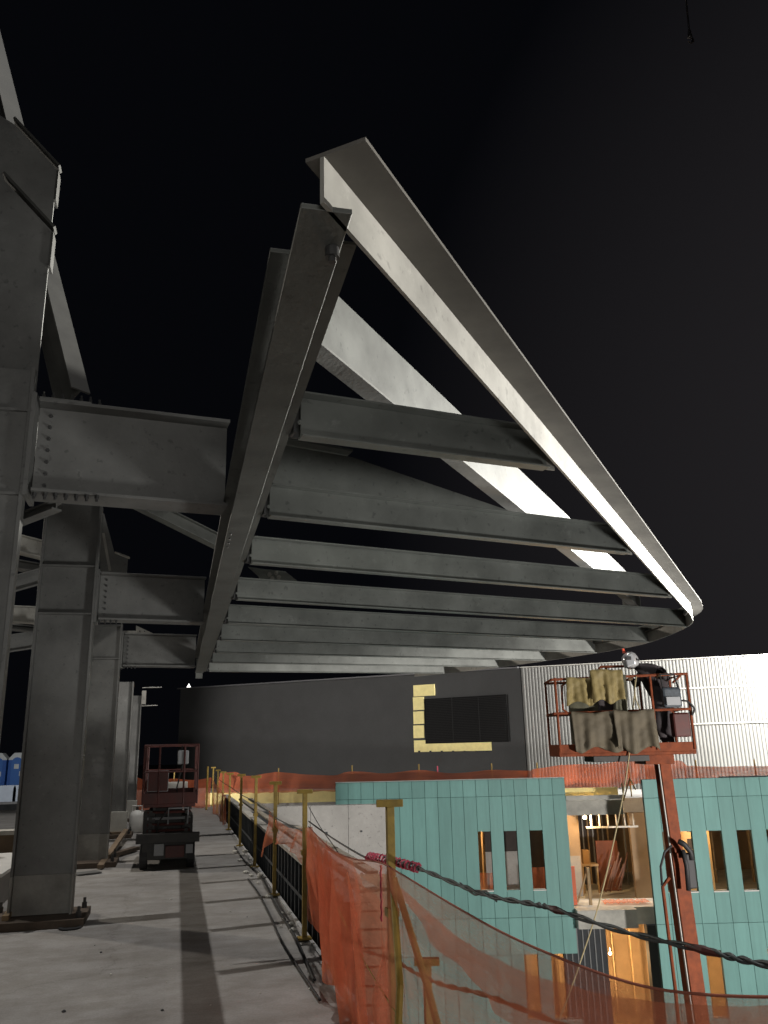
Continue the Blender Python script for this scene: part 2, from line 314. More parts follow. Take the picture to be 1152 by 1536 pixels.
# ------------------------------------------------------------------ steel columns along the deck
XR, XL = -.965, -1.575
COLY = [5.15, 9.75, 14.35, 18.95, 23.4]
ord_ = ['nearest, cut off by the left picture edge', 'second, with the wide base plate', 'third, just behind the scissor lift base', 'fourth, pale at its foot', 'farthest, with thin rods sticking out']
colname = ['nearest steel column, cut by the left picture edge, with chamfered plates on top',
           'dark steel column standing on the big bolted base plate, left of the scissor lift',
           'third steel column from the camera, lumber lying against its foot',
           'fourth steel column, pale at its foot, beside the gas cylinder',
           'farthest and narrowest steel column, thin rods sticking out to its right']
for i, yc in enumerate(COLY):
    t = thing('steel_column', ((XR+XL)/2, yc, 0), colname[i], 'column', 'steel columns along the deck')
    zt = 5.0 if i == 0 else 3.13 if i else 0
    if i == 0: zt = 3.95
    elif i == 1: zt = 4.4
    elif i == 2: zt = 3.7
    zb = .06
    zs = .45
    M = STEELD
    fw = .10 if i else .045
    def sect(mb, z0, z1):
        mb.box(XR-.024, XR, yc-fw, yc+fw, z0, z1); mb.box(XL, XL+.024, yc-fw, yc+fw, z0, z1); mb.box(XL+.024, XR-.024, yc-.009, yc+.009, z0, z1)
    mb = MB(); sect(mb, zs, zt); mb.build('shaft', M, t, bevel=.002)
    mb = MB(); sect(mb, zb, zs-.001); b_ = mb.build('shaft_foot', BASEM if i < 3 else PALE, t, bevel=.002)  # two far feet coloured paler for the light falling there
    if i >= 3:  # pale box round the far feet stands in for light on them
        mb = MB(); mb.box(XL-.03, XR+.03, yc-fw-.02, yc+fw+.02, 0.0, .5); tag(mb.build('lit_foot', PALE, t, bevel=.006), 'foot coloured as if lit')
    mb = MB(); mb.box(XL-.2, XR+.15, yc-.40, yc+.36, .0, .075); mb.build('base_plate', RUST, t, bevel=.004)
    for (bx, by) in ((XR+.09, yc-.3), (XR+.09, yc+.26), (XL-.12, yc-.3), (XL-.12, yc+.26)):
        hexbolt((bx, by, .075), (0,0,1), .028, .1).build('anchor_bolt', BOLT, t)
    for z in (3.12, 3.66):
        if z+.02 < zt:
            mb = MB(); mb.box(XL+.025, XR-.025, yc-fw+.01, yc-.01, z, z+.016); mb.build('stiffener', M, t)
    if i == 0:                                          # two chamfered head plates
        for (yy, zz, xr) in ((5.2, 5.0, -.97), (5.7, 5.86, -1.07)):
            mb = MB(); mb.poly([(XL,yy,3.7),(xr,yy,3.7),(xr,yy,zz),(xr-.33,yy,zz+.35),(XL,yy,zz+.45)], (0,.018,0))
            mb.build('head_plate', STEELD, t)
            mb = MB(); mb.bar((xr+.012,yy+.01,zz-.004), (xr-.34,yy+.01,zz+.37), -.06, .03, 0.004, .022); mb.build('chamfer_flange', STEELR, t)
            mb = MB(); mb.box(xr+.001, xr+.016, yy-.03, yy+.08, zz-.28, zz-.02); mb.build('lip', STEELR, t)
    if i == 4:
        for z, L in ((2.86, .42), (3.33, .5)):
            mb = MB(); mb.tube([(XR, yc-.1, z), (XR+L, yc-.1, z+.01)], .014, 6); mb.build('rod', STEELL, t)
        mb = MB(); mb.box(XR, XR+.11, yc-.16, yc-.1, 2.9, 3.25); mb.build('bracket', STEELL, t)

# ------------------------------------------------------------------ girders from column to canopy beam
SL = .12
def girder(i, yc, zb, h, label):
    p0 = (XR+.03, yc, zb); p1 = (.235, yc+SL*(.235-XR), zb)
    t = thing('steel_girder', p0, label, 'girder', 'girders between the columns and the canopy')
    mb = MB(); mb.ibeam(p0, p1, h, .24, .012, .02); mb.build('girder_body', STEELD, t, bevel=.002)
    mb = MB(); mb.box(XR+.001, XR+.028, yc-.13, yc+.13, zb-.03, zb+h+.03); mb.build('end_plate', STEELD, t)
    for k in range(7):
        z = zb+.07+k*(h-.14)/6
        hexbolt((XR+.10, yc-.006+SL*.1, z), (0,-1,0), .013, .03).build('bolt', BOLT, t)
    if i == 0:
        mb = MB(); mb.bar((p0[0], p0[1], zb+h), (p0[0]+.30, p0[1]+SL*.3, zb+h), -.11, .11, .001, .014); mb.build('flange_splice', STEELD, t)
        for k in range(7):
            x = p0[0]+.03+k*.055
            hexbolt((x, yc-.08+SL*.05*k, zb+h+(.014 if k < 6 else 0)), (0,0,1), .011, .045).build('bolt', BOLT, t)
    for k in range(7 if i == 0 else 4):
        x = p0[0]+.03+k*.06
        hexbolt((x, yc-.075, zb), (0,0,-1), .015, .04).build('bolt', BOLT, t)
    return t
g1 = girder(0, 5.2, 3.14, .60, 'nearest deep steel girder, its flange studded with bolts beside the cut-off column')
girder(1, 9.8, 3.07, .54, 'second deep steel girder, bolted to the column with the big base plate')
girder(2, 14.4, 3.01, .54, 'third steel girder, small in the distance under the canopy end')
# the tapered outrigger that carries on beyond the canopy beam
y0 = 5.28+SL*1.4
t = thing('tapered_outrigger', (.5, y0, 3.14), 'tapered steel plate girder reaching out above the canopy purlins from the long beam', 'girder')
mb = MB(); a = lambda x, z: (x, y0+.2*(x-.45), z)
mb.poly([a(.45,3.14), a(2.55,3.30), a(2.55,3.37), a(1.15,3.66), a(.45,3.69)], (0,.014,0)); mb.build('web', STEEL, t)
mb = MB(); mb.bar(a(.45,3.70), a(1.12,3.67), -.09, .09, 0, .016); mb.build('top_flange', STEEL, t)

# ------------------------------------------------------------------ long canopy beam (main beam)
t = thing('long_canopy_beam', (.33, 8, 2.95), 'long dark built-up steel beam carrying the canopy, running away from the camera', 'beam')
mb = MB(); mb.box(.25, .385, 1.83, 14.9, 2.95, 2.966); mb.build('bottom_flange', STEELM, t, bevel=.002)
mb = MB(); mb.box(.305, .32, 2.45, 14.9, 2.967, 3.199); mb.build('web', STEELM, t)
mb = MB(); mb.box(.386, .432, 2.0, 14.9, 2.975, 2.985); mb.box(.425, .433, 2.35, 14.9, 2.985, 3.06); mb.build('side_angle', STEELM, t)
mb = MB(); mb.box(.228, .46, 2.42, 14.8, 3.2, 3.216); mb.build('top_flange', STEELM, t, bevel=.002)
mb = MB(); mb.box(.44, .475, 2.62, 5.2, 3.16, 3.19); mb.build('cover_strip', STEELM, t)
mb = MB(); mb.tube([(.36,1.99,2.949),(.36,1.99,2.92)], .02, 12); mb.tube([(.36,1.99,2.92),(.36,1.99,2.905)], .011, 8); mb.build('lifting_bolt', BOLT, t)
for yy in (5.2, 5.32, 5.44, 5.56):
    hexbolt((.275, yy, 2.95), (0,0,-1), .008, .012).build('bolt', BOLT, t)
mb = MB(); mb.box(.26, .375, 14.9, 14.93, 2.86, 3.2); mb.build('end_plate', STEELM, t)

# ------------------------------------------------------------------ curved canopy edge
pix = [(1037.5,927),(1038.5,934),(1028,942),(1001.5,954),(967,965.7),(925,974.5),(880,982),(800,994),(740,1002),(680,1009),(622,1015)]
E0 = Vector((.30,1.80,2.95)); E1 = Vector((5.45,8.05,2.95))
cur = [pZ(*p, 2.95) for p in pix]
path = [E0.lerp(E1, k/10) for k in range(11)]
ctrl = [E1]+cur
def catmull(P, n=6):
    out = []
    for i in range(len(P)-1):
        p0 = P[max(i-1,0)]; p1 = P[i]; p2 = P[i+1]; p3 = P[min(i+2,len(P)-1)]
        for k in range(n):
            t_ = k/n; out.append(.5*((2*p1)+(p2-p0)*t_+(2*p0-5*p1+4*p2-p3)*t_*t_+(3*p1-p0-3*p2+p3)*t_**3))
    out.append(P[-1]); return out
EDGE = path[:-1]+catmull(ctrl)
tE = thing('curved_edge_beam', E1, 'bright pointed canopy edge beam with a wide top flange and a rounded tip', 'beam')
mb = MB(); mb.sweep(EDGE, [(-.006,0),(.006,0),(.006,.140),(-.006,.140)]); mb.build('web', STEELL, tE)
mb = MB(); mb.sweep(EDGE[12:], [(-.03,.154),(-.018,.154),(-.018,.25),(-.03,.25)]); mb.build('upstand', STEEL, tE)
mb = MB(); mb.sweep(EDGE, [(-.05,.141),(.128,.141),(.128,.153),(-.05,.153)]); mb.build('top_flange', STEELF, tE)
def edge_hit(p, d):                                      # where a purlin line meets the edge path
    best = None
    for i in range(len(EDGE)-1):
        a, b = EDGE[i], EDGE[i+1]; r = b-a; den = d.x*r.y-d.y*r.x
        if abs(den) < 1e-9: continue
        t_ = ((a.x-p.x)*r.y-(a.y-p.y)*r.x)/den; s_ = ((a.x-p.x)*d.y-(a.y-p.y)*d.x)/den
        if -1e-6 <= s_ <= 1 and t_ > .1 and (best is None or t_ < best[0]): best = (t_, p+d*t_)
    return best[1] if best else None
PY = [3.445, 4.775, 6.063, 7.60, 9.066, 10.50, 11.85, 13.2, 14.65]
PS = [.165, .217, .235, .235, .22, .20, .17, .13, .09]
pl = ['nearest and shortest canopy purlin, below the tapered outrigger', 'second canopy purlin, crossing in front of the tapered outrigger', 'third canopy purlin from the camera, with black sky above and below it',
      'fourth canopy purlin, ending just under the rounded canopy tip', 'fifth canopy purlin, middle one of the nine', 'sixth canopy purlin, lit patches on its web', 'seventh canopy purlin counting from the near end',
      'eighth canopy purlin, last but one at the far end', 'ninth and farthest canopy purlin, just above the dark building']
for i, (y, sl) in enumerate(zip(PY, PS)):
    p = Vector((.435, y, 2.95)); d = Vector((1, sl, 0)); q = edge_hit(p, d) or p+d*4.2
    t = thing('canopy_purlin', p, pl[i], 'purlin', 'purlins across the canopy')
    mb = MB(); L = (q-p); q2 = p+L*(1-(.09 if i < 3 else .012)/L.length)
    mb.bar(p+d*.04, q2, -.035, .035, 0, .008); mb.bar(p+d*.04, q2, -.065, .065, .192, .20); mb.bar(p+d*.04, q2, -.005, .005, .008, .192)
    mb.build('purlin_body', STEEL, t, bevel=.001)
    mb = MB(); mb.bar(p, p+d*.05, -.045, -.037, .01, .17); mb.bar(p, p+d*.012, -.045, .03, .01, .17); mb.build('clip_angle', BOLT, t)
    hexbolt(p+Vector((.03,-.045,.05)), (0,-1,0), .011, .02).build('bolt', STEEL, t)
    mb = MB(); e = q-d.normalized()*.088; mb.bar(e, e+d.normalized()*.05, -.012, -.004, .0, .138); mb.build('end_clip', STEELL, t)
# inner diagonal beam above the purlins
D0 = Vector((.50, 3.335, 3.4)); D1 = Vector((6.05, 10.07, 3.4)); dd = (D1-D0).normalized()
t = thing('inner_diagonal_beam', D0, 'pale diagonal plate beam lying above the purlins, parallel to the canopy edge', 'beam')
dpts = [D0, D0.lerp(D1, .5), D1-dd*.6]+[D1+Vector((.18, .3, 0)), D1+Vector((.12, .65, 0))]
dpts = catmull(dpts, 6)
mb = MB(); mb.sweep(dpts, [(-.006,0),(.006,0),(.006,.33),(-.006,.33)]); mb.build('web', STEELM, t)
mb = MB(); mb.sweep(dpts, [(-.095,-.013),(.012,-.013),(.012,-.001),(-.095,-.001)]); mb.build('bottom_flange', STEELD, t)
mb = MB(); mb.bar(D0+Vector((-.05,-.03,.0)), D0+Vector((-.05,-.03,.34)), -.05, .05, -.01, .01); mb.build('end_plate', STEEL, t)
# small bolted gusset seen between two purlins
q = pZ(400, 860, 3.25)
t = thing('bolted_gusset', q, 'small bolted gusset plate between the third and fourth purlins', 'bracket')
mb = MB(); c = lambda x, y: pY(x, y, q.y+.02)
mb.poly([c(372,850), c(392,853), c(428,857), c(452,876), c(392,876), c(388,864)], (0,.02,0)); mb.build('plate', STEEL, t)
for (x, y) in ((404,862),(414,860),(408,868),(418,866)):
    hexbolt(c(x, y), (0,-1,0), .022, .035).build('bolt', STEELL, t)

# ------------------------------------------------------------------ roof steel to the left and behind
def simple_beam(name, p, q, h, w, M, label, cat='beam', group=None, tf=.014, up=(0,0,1)):
    mb = MB(); mb.ibeam(p, q, h, w, .012, tf, up); o = mb.build(name, M, bevel=0); return tag(o, label, cat, group)
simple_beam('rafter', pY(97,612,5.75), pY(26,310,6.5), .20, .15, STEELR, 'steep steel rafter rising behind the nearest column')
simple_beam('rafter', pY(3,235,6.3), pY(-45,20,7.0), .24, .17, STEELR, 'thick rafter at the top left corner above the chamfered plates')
simple_beam('roof_brace', pY(190,755,17), pY(365,842,17.5), .27, .3, STEEL, 'slanting steel brace running down to the long canopy beam behind the nearest girder', 'brace')
# head frame behind column two
t = thing('roof_frame_corner', pY(190,850,10.1), 'small steel frame corner with a bright lit top edge right of the second column', 'bracket')
cc = lambda x, y: pY(x, y, 10.15)
mb = MB(); mb.poly([cc(150,862),cc(190,862),cc(192,838),cc(172,830),cc(156,770),cc(150,770)], (0,.02,0)); mb.build('plate', STEELD, t)
mb = MB(); mb.bar(cc(172,829), cc(194,837), -.06, .02, 0, .012); mb.build('top_flange', STEELL, t)
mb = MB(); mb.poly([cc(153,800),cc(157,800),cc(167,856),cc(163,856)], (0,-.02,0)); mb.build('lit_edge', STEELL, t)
t = thing('splice_bracket', pY(205,945,14.7), 'pale bolted splice bracket on top of the third girder', 'bracket')
c3 = lambda x, y: pY(x, y, 14.6)
mb = MB(); mb.poly([c3(204,938),c3(229,950),c3(204,950)], (0,.02,0)); mb.build('plate', STEELL, t)
mb = MB(); mb.box(-.95, -.74, 14.4, 14.7, 3.565, 3.60); mb.build('seat_plate', STEELL, t)
for x in (-.70, -.62): hexbolt((x, 14.59, 3.62), (0,-1,0), .012, .02).build('bolt', BOLT, t)
c4 = lambda x, y, Y=12.5: pY(x, y, Y)
lb = 'beams of the roof frame left of the columns'
def lb_beam(a, b, h, w, M, label, Y=12.5):
    p, q = c4(*a, Y), c4(*b, Y+.6); simple_beam('roof_beam', p, q, h, w, M, label, 'beam', lb)
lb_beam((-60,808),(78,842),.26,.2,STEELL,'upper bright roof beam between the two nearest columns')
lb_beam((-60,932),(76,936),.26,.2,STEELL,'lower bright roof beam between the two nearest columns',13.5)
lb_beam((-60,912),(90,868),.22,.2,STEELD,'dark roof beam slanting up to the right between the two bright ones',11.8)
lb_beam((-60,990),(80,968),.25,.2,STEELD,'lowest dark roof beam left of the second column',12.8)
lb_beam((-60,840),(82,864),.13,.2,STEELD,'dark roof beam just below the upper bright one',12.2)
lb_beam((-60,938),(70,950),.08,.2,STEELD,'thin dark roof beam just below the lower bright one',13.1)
simple_beam('roof_brace', c4(85,765,6.2), c4(20,790,6.5), .07, .09, STEELD, 'short dark brace under the nearest girder by the left edge', 'brace')

# ------------------------------------------------------------------ wall of framed formwork beside the deck edge
t = thing('framed_kerb_wall', (1.35, 12, -1.2), 'low framed wall of dark vertical studs with a pale timber cap along the deck edge', 'wall')
mb = MB(); mb.box(1.30, 1.33, 6.6, 23.5, -1.6, .52); mb.build('panel', DARKP, t)
y = 6.65; k = 0
while y < 23.4:
    mb = MB(); mb.box(1.262, 1.299, y, y+.05, -1.5, .52); mb.build('stud', STUD, t); y += .30; k += 1
mb = MB(); mb.box(1.25, 1.38, 6.6, 23.5, .52, .56); mb.build('cap_plank', mat('weathered_pale_timber', (.50,.48,.43), .85, 0, .35, 5), t, bevel=.003)
mb = MB(); mb.box(1.255, 1.262, 6.6, 23.5, .20, .235); mb.build('waler', STUD, t)
t = thing('timber_walkway', (1.75, 14, .4), 'pale loose planks laid beyond the framed kerb wall', 'planks')
for j, x in enumerate((1.62, 1.86)):
    mb = MB(); mb.box(x, x+.1, 7.5+j, 23, .43, .47); mb.build('plank', mat('plank', (.42,.38,.31), .85, 0, .3, 5), t)

# ------------------------------------------------------------------ yellow guardrail posts
def tee_post(loc, h, label, s=1.0, foot=0.):
    t = thing('guardrail_post', loc, label, 'post', 'yellow T-headed guardrail posts'); x, y, z = loc
    r = .018*s
    mb = MB(); mb.box(x-r, x+r, y-r, y+r, z+foot, z+h-.035*s); mb.build('upright', YEL, t, bevel=.003)
    mb = MB(); mb.bar((x-.062*s*RH[0], y-.062*s*RH[1], z+h-.035*s), (x+.062*s*RH[0], y+.062*s*RH[1], z+h-.035*s), -.02*s, .02*s, 0, .032*s); mb.build('t_head', YEL, t, bevel=.003)
    mb = MB(); mb.box(x-.06, x+.06, y-.05, y+.05, z, z+.02); mb.build('clamp_foot', YEL, t, bevel=.003)
    mb = MB(); mb.box(x-r-.012, x+r+.012, y-r-.012, y+r+.012, z+.55*h, z+.55*h+.04); mb.build('sleeve', YEL, t)
    return t
px_ = [(8.0,1.27,'second nearest yellow post, its head above the draped orange net'),(10.42,1.27,'third nearest yellow post, at the left end of the draped net'),
       (13.0,1.28,'fourth yellow post along the deck edge, by the middle of the kerb wall'),(15.98,1.24,'fifth yellow post along the deck edge'),(19.4,1.19,'sixth yellow post along the deck edge'),
       (22.2,1.17,'seventh yellow post along the deck edge'),(25.05,1.17,'eighth yellow post, last but one'),(28.2,1.2,'farthest yellow post in the deck edge row')]
for y, h, lab in px_: tee_post((1.165, y, .012), h-.012, lab, 1.15)
t = tee_post((1.165, 4.74, .012), 1.325, 'nearest and largest yellow T-post, pink flagging tied round its middle', 1.2)
mb = MB(); mb.tube([(1.165,4.72,.97),(1.10,4.35,.5),(1.02,4.2,-.0)], .018, 8); mb.build('brace', YEL, t)
mb = MB(); mb.tube([(1.175,4.72,.93),(1.27,4.45,.45),(1.36,4.3,-.02)], .018, 8); mb.build('brace', YEL, t)
q = pD(640,1436,5.2); t = tee_post((q.x, q.y, -.9), .9+q.z, 'low yellow T-post seen through the orange net at the bottom', 1.15)
q = pD(478,1385,6.6); t = tee_post((q.x+.12, q.y, -.9), .9+.13, 'short yellow post behind the net folds below the nearest post', 1.0)
mb = MB(); p = (.93, 26.6, 0.0); mb.tube([p, (.93,26.6,1.24)], .028, 8); tag(mb.build('guardrail_pole', YEL), 'plain yellow pole at the far end of the deck net', 'post')
for k, (x, y0_, y1_) in enumerate(((528,1148,1190),(628,1146,1190),(656,1149,1190),(737,1145,1190),(418,1152,1199),(805,1144,1190),(942,1140,1180),(1043,1140,1180),(1131,1139,1180),(262,1156,1199))):
    D_ = 28.2 if x < 950 else 26.4
    a_, b_ = pD(x, y0_, D_), pD(x-1, y1_, D_); b_ = Vector((a_.x, a_.y, -.02))
    nm = ['pole just right of the teal wall corner','pole left of the yellow L-shaped panel','short pink pole beside its yellow neighbour','pole below the black louvre','pole over the yellow roof edge, left of the teal wall',
          'pole below the left end of the corrugated wall','pole under the welder basket','pole right of the red boom','pole farthest right on the roof edge','pole seen through the scissor lift rails'][k]
    mb = MB(); mb.tube([b_, a_], .022, 6); tag(mb.build('guardrail_pole', PINK if k == 2 else YEL), ('thin yellow ' if k != 2 else 'thin ')+nm, 'post', 'thin poles carrying the far orange net')

# ------------------------------------------------------------------ concrete panel, crates in the pit
t = thing('concrete_wall_panel', W(-.95,14,-7.9), 'grey precast concrete panel with form joints, left of the teal wall', 'wall panel')
for a_, b_ in ((-1.84,-1.285),(-1.28,-.685),(-.68,-.09)):
    mb = MB(True); mb.box(a_, b_, 14, 14.22, -7.98, .765); mb.build('pour', CONC, t, bevel=.004)
for (u_, z_) in ((-1.02,.36),(-.47,.37),(-1.5,.35),(-1.02,-.25),(-.47,-.25)):
    mb = MB(True); mb.box(u_-.012, u_+.012, 13.99, 14.0, z_-.012, z_+.012); mb.build('tie_hole', STUD, t)
t = thing('board_stack', W(-.23,7.6,-1.6), 'tall stack of ribbed boards behind the draped orange net', 'stack')
mb = MB(True)
for k in range(14): mb.box(-.45+k*.0, -.03, 7.0+k*.12, 7.0+k*.12+.095, .41, .45)
mb.build('top_board', BRICK, t)
mb = MB(True)
for k in range(16): mb.box(-.44, -.04, 7.02, 8.65, .395-k*.13-.115, .395-k*.13)
mb.build('stack_body', BRICK, t, bevel=.004)
q = pD(630,1500,6.6)
mb = MB(True); mb.box(.06, .50, 6.5, 7.2, -2.2, -.50); mb.build('concrete_block', PALE, bevel=.01); tag(bpy.context.scene.objects['concrete_block'], 'pale concrete block behind the net at the bottom', 'block')

# ------------------------------------------------------------------ teal building
def panel_wall(t, u0, n, pitch, D, bands, windows, name='sheathing', M=TEAL):
    """cells of a sheathed wall; bands = [(z0,z1)...], windows = [(col, z0, z1)...]"""
    mb = MB(True); bk = MB(True)
    for c in range(n):
        a, b = u0+c*pitch, u0+(c+1)*pitch
        for (z0, z1) in bands:
            segs = [(z0, z1)]
            for (wc, w0, w1) in windows:
                if wc != c: continue
                ns = []
                for (s0, s1) in segs:
                    if w1 <= s0 or w0 >= s1: ns.append((s0, s1)); continue
                    if w0 > s0: ns.append((s0, w0))
                    if w1 < s1: ns.append((w1, s1))
                segs = ns
            for s0, s1 in segs:
                j = random.uniform(-.002, .002)
                mb.box(a+.005, b-.005, D+j, D+.03, s0+(.005 if s0 == z0 else 0), s1-(.005 if s1 == z1 else 0))
                bk.box(a, b, D+.031, D+.12, s0, s1)
    mb.build(name, M, t, bevel=.003); bk.build('backing', TEALD, t)
tb = thing('teal_wall', W(1.8,26,-7.9), 'left teal sheathed wall with three narrow windows', 'wall', 'teal walls of the building across the courtyard')
wl = [(11,-2.37,-.77),(13,-2.37,-.77),(15,-2.37,-.77)]
lo = [(c, -5.7, -4.06) for c in (14, 16, 17)]
panel_wall(tb, -1.64, 18, .38, 26, [(.2,.68),(-3.1,.2),(-4.06,-3.1),(-7.9,-4.06)], wl+lo)
mb = MB(True); mb.box(-1.64, 5.2, 25.985, 26.13, .682, .70); mb.build('parapet_trim', mat('pale_trim', (.45,.5,.47), .5), tb)
for c, z0, z1 in wl+lo:
    a = -1.64+c*.38; mb = MB(True); mb.box(a+.001, a+.379, 26.0, 26.2, z0-.03, z0-.001); mb.build('window_sill', WHITE, tb)
tr = thing('teal_wall', W(10.5,24,-7.9), 'right teal sheathed wall behind the red boom, with a row of narrow windows', 'wall', 'teal walls of the building across the courtyard')
R0 = uz(962,1163,24)[0]; RP = .403
wr = [(1,-2.2,-.70),(2,-2.2,-.70),(4,-2.2,-.70),(6,-2.2,-.70),(8,-2.2,-.70),(10,-2.2,-.70)]
lr = [(c,-5.2,-3.62) for c in (3,)]+[(c,-6.4,-3.62) for c in (7,8,9)]
panel_wall(tr, R0, 16, RP, 24, [(.17,.66),(-2.98,.17),(-7.9,-2.98)], wr+lr)
for c, z0, z1 in wr+lr:
    a = R0+c*RP; mb = MB(True); mb.box(a+.001, a+RP-.001, 24.0, 24.2, z0-.03, z0-.001); mb.build('window_sill', WHITE, tr)
mb = MB(True); mb.box(R0+5.4*RP, R0+16*RP, 23.97, 24.15, .665, .69); mb.build('parapet_trim', BLK, tr)

# building frame behind: slabs, interior walls (the parts one sees through the openings)
bt = thing('building_frame', W(6,30,-8), 'unfinished concrete floors and rooms behind the teal walls', 'building')
mb = MB(True); mb.box(-1.6, 24, 26.2, 40, -3.38, -2.92); mb.box(-1.6, 5.3, 26.14, 26.2, -3.38, -2.92); mb.box(5.22, R0-.02, 25.7, 26.2, -3.38, -2.90); mb.build('floor_slab', PALE, bt)
mb = MB(True); mb.box(-1.6, 24, 26.2, 40, -7.9, -7.5); mb.build('ground_slab', INTF, bt)
mb = MB(True); mb.box(-1.6, 24, 33.0, 33.2, -7.5, -3.39); mb.box(-1.6, 24, 33.0, 33.2, -2.91, -.46); mb.build('back_wall', INTW, bt)
mb = MB(True); mb.box(5.22, R0, 26.25, 26.75, -.40, .02); mb.build('edge_beam', PALE, bt)
mb = MB(True); mb.box(5.22, R0, 26.2, 26.24, -.1, .0); mb.box(5.22, R0, 26.05, 26.19, .05, .16); mb.build('roof_edge_board', PALE, bt)
mb = MB(True); mb.box(5.22, 5.98, 28.2, 28.45, -2.92, -.46); mb.build('concrete_pier', INTW, bt)
mb = MB(True); mb.box(5.25, 5.95, 28.19, 28.199, -2.92, -1.75); mb.build('pier_patch', CONC, bt)
mb = MB(True); mb.box(7.45, 8.3, 27.6, 27.8, -2.92, -.46); mb.build('partition', INTW, bt)
mb = MB(True); mb.box(5.98, 7.44, 30.5, 30.6, -2.92, -.46); mb.build('dark_screen', INTD, bt)
for k in range(9):
    u_ = 6.05+k*.17; mb = MB(True); mb.box(u_, u_+.035, 30.40, 30.49, -2.92, -.46); mb.build('wall_stud', GREY if k % 2 else WOOD, bt)
for k in range(6):
    u_ = 6.15+k*.26; mb = MB(True); mb.box(u_, u_+.035, 27.2, 27.26, -.80, -.46); mb.build('header_stud', WHITE, bt)
mb = MB(True); mb.box(6.0, 7.6, 27.2, 27.27, -.86, -.81); mb.build('header_plate', WHITE, bt)
for k in range(26):
    u_ = -1.2+k*.62
    mb = MB(True); mb.box(u_, u_+.04, 31.5, 31.6, -7.5, -3.39); mb.build('wall_stud', WOOD, bt)
for k in range(16):
    u_ = 7.9+k*.42
    mb = MB(True); mb.box(u_, u_+.04, 30.1, 30.2, -2.92, -.46); mb.build('wall_stud', WOOD if k % 3 else GREY, bt)
for k in range(7):
    u_ = 2.1+k*.42
    mb = MB(True); mb.box(u_, u_+.045, 29.1, 29.2, -2.92, -.46); mb.build('wall_stud', WOOD, bt)
mb = MB(True); mb.box(4.1, 5.2, 27.3, 27.4, -2.92, -.46); mb.box(2.9, 3.9, 27.6, 27.7, -1.5, -.46); mb.build('dark_screen', INTD, bt)
mb = MB(True); mb.box(2.9, 3.9, 27.6, 27.7, -2.92, -1.51); mb.build('concrete_pier', CONC, bt)
mb = MB(True); mb.box(4.9, 6.15, 26.5, 26.7, -7.5, -3.39); mb.build('dark_siding', STUD, bt)
for k in range(7):
    mb = MB(True); u_ = 4.95+k*.17; mb.box(u_, u_+.03, 26.47, 26.499, -7.4, -3.5); mb.build('siding_batten', GREY, bt)
mb = MB(True); mb.box(7.25, 7.7, 26.1, 26.4, -7.5, -3.39); mb.build('ground_pier', STUD, bt)
# things in the rooms
def door(t, u, D, z): pass
t = thing('panelled_door', W(9.35,27.5,-2.92), 'tan panelled door seen through a narrow window right of the boom', 'door')
mb = MB(True); mb.box(8.9, 9.85, 27.5, 27.54, -2.92, -.55); mb.build('leaf', mat('door_tan', (.55,.38,.18), .6), t)
for (a, b, z0, z1) in ((9.18,9.52,-1.05,-.72),(9.15,9.33,-1.55,-1.25),(9.37,9.56,-1.55,-1.25),(9.15,9.33,-1.95,-1.6),(9.37,9.56,-1.95,-1.6)):
    mb = MB(True); mb.box(a, b, 27.48, 27.499, z0, z1); mb.build('dark_pane', INTD, t)
t = thing('tool_bench', W(6.3,28.2,-2.92), 'low cluttered bench at the back of the open room', 'bench')
mb = MB(True); mb.box(6.05, 6.6, 28.6, 29.1, -2.12, -2.06); mb.build('bench_top', WOOD, t)
for u_ in (6.08, 6.54):
    mb = MB(True); mb.box(u_, u_+.05, 28.65, 28.7, -2.92, -2.12); mb.build('leg', WOOD, t)
mb = MB(True); mb.box(6.15, 6.35, 28.7, 28.95, -2.06, -1.65); tag(mb.build('cardboard_box', mat('cardboard', (.4,.24,.1), .8)), 'tan cardboard box on the bench in the open room', 'box')
mb = MB(True); mb.box(6.65, 7.35, 28.95, 29.05, -2.9, -1.4); tag(mb.build('plywood_sheet', mat('red_ply', (.17,.06,.035), .8, 0, .2, 3)), 'reddish plywood sheet standing behind the wrapped bundle', 'board')
for k in range(9):
    a = (6.45+.09*k, 28.0+.05*k, -2.85+random.uniform(0,.3)); b = (6.9+.07*k, 28.2, -1.75+random.uniform(-.3,.15))
    mb = MB(True); mb.tube([a, b], .028, 6); tag(mb.build('wrapped_pipe', mat('film%d' % k, (.35,.2,.15), .15, .3)), 'shiny plastic-wrapped pipe leaning in the open room', 'pipe', 'wrapped pipes leaning in the open room')
t = thing('timber_guardrail', W(5.7,27.0,-2.92), 'small timber guardrail at the left of the open room, diagonal brace', 'guardrail')
mb = MB(True); mb.box(5.78, 5.86, 26.6, 26.68, -2.92, -1.9); mb.build('post', WOOD, t)
mb = MB(True); mb.bar((5.45,26.7,-2.85),(5.8,26.7,-2.0), -.03, .03, -.02, .02); mb.build('brace', WOOD, t)
mb = MB(True); mb.box(5.3, 5.42, 26.6, 26.66, -2.9, -1.85); tag(mb.build('orange_barrier', mat('orange_plastic', (.7,.12,.03), .5)), 'upright orange barrier beside the timber guardrail', 'barrier')
mb = MB(True); mb.grid([[W(6.2+.08*j, 26.5+.3*i, -2.89+.05*abs(math.sin(j*1.3+i))) for j in range(18)] for i in range(3)]); tag(mb.build('fallen_netting', NETD), 'crumpled orange netting lying on the slab edge', 'netting')
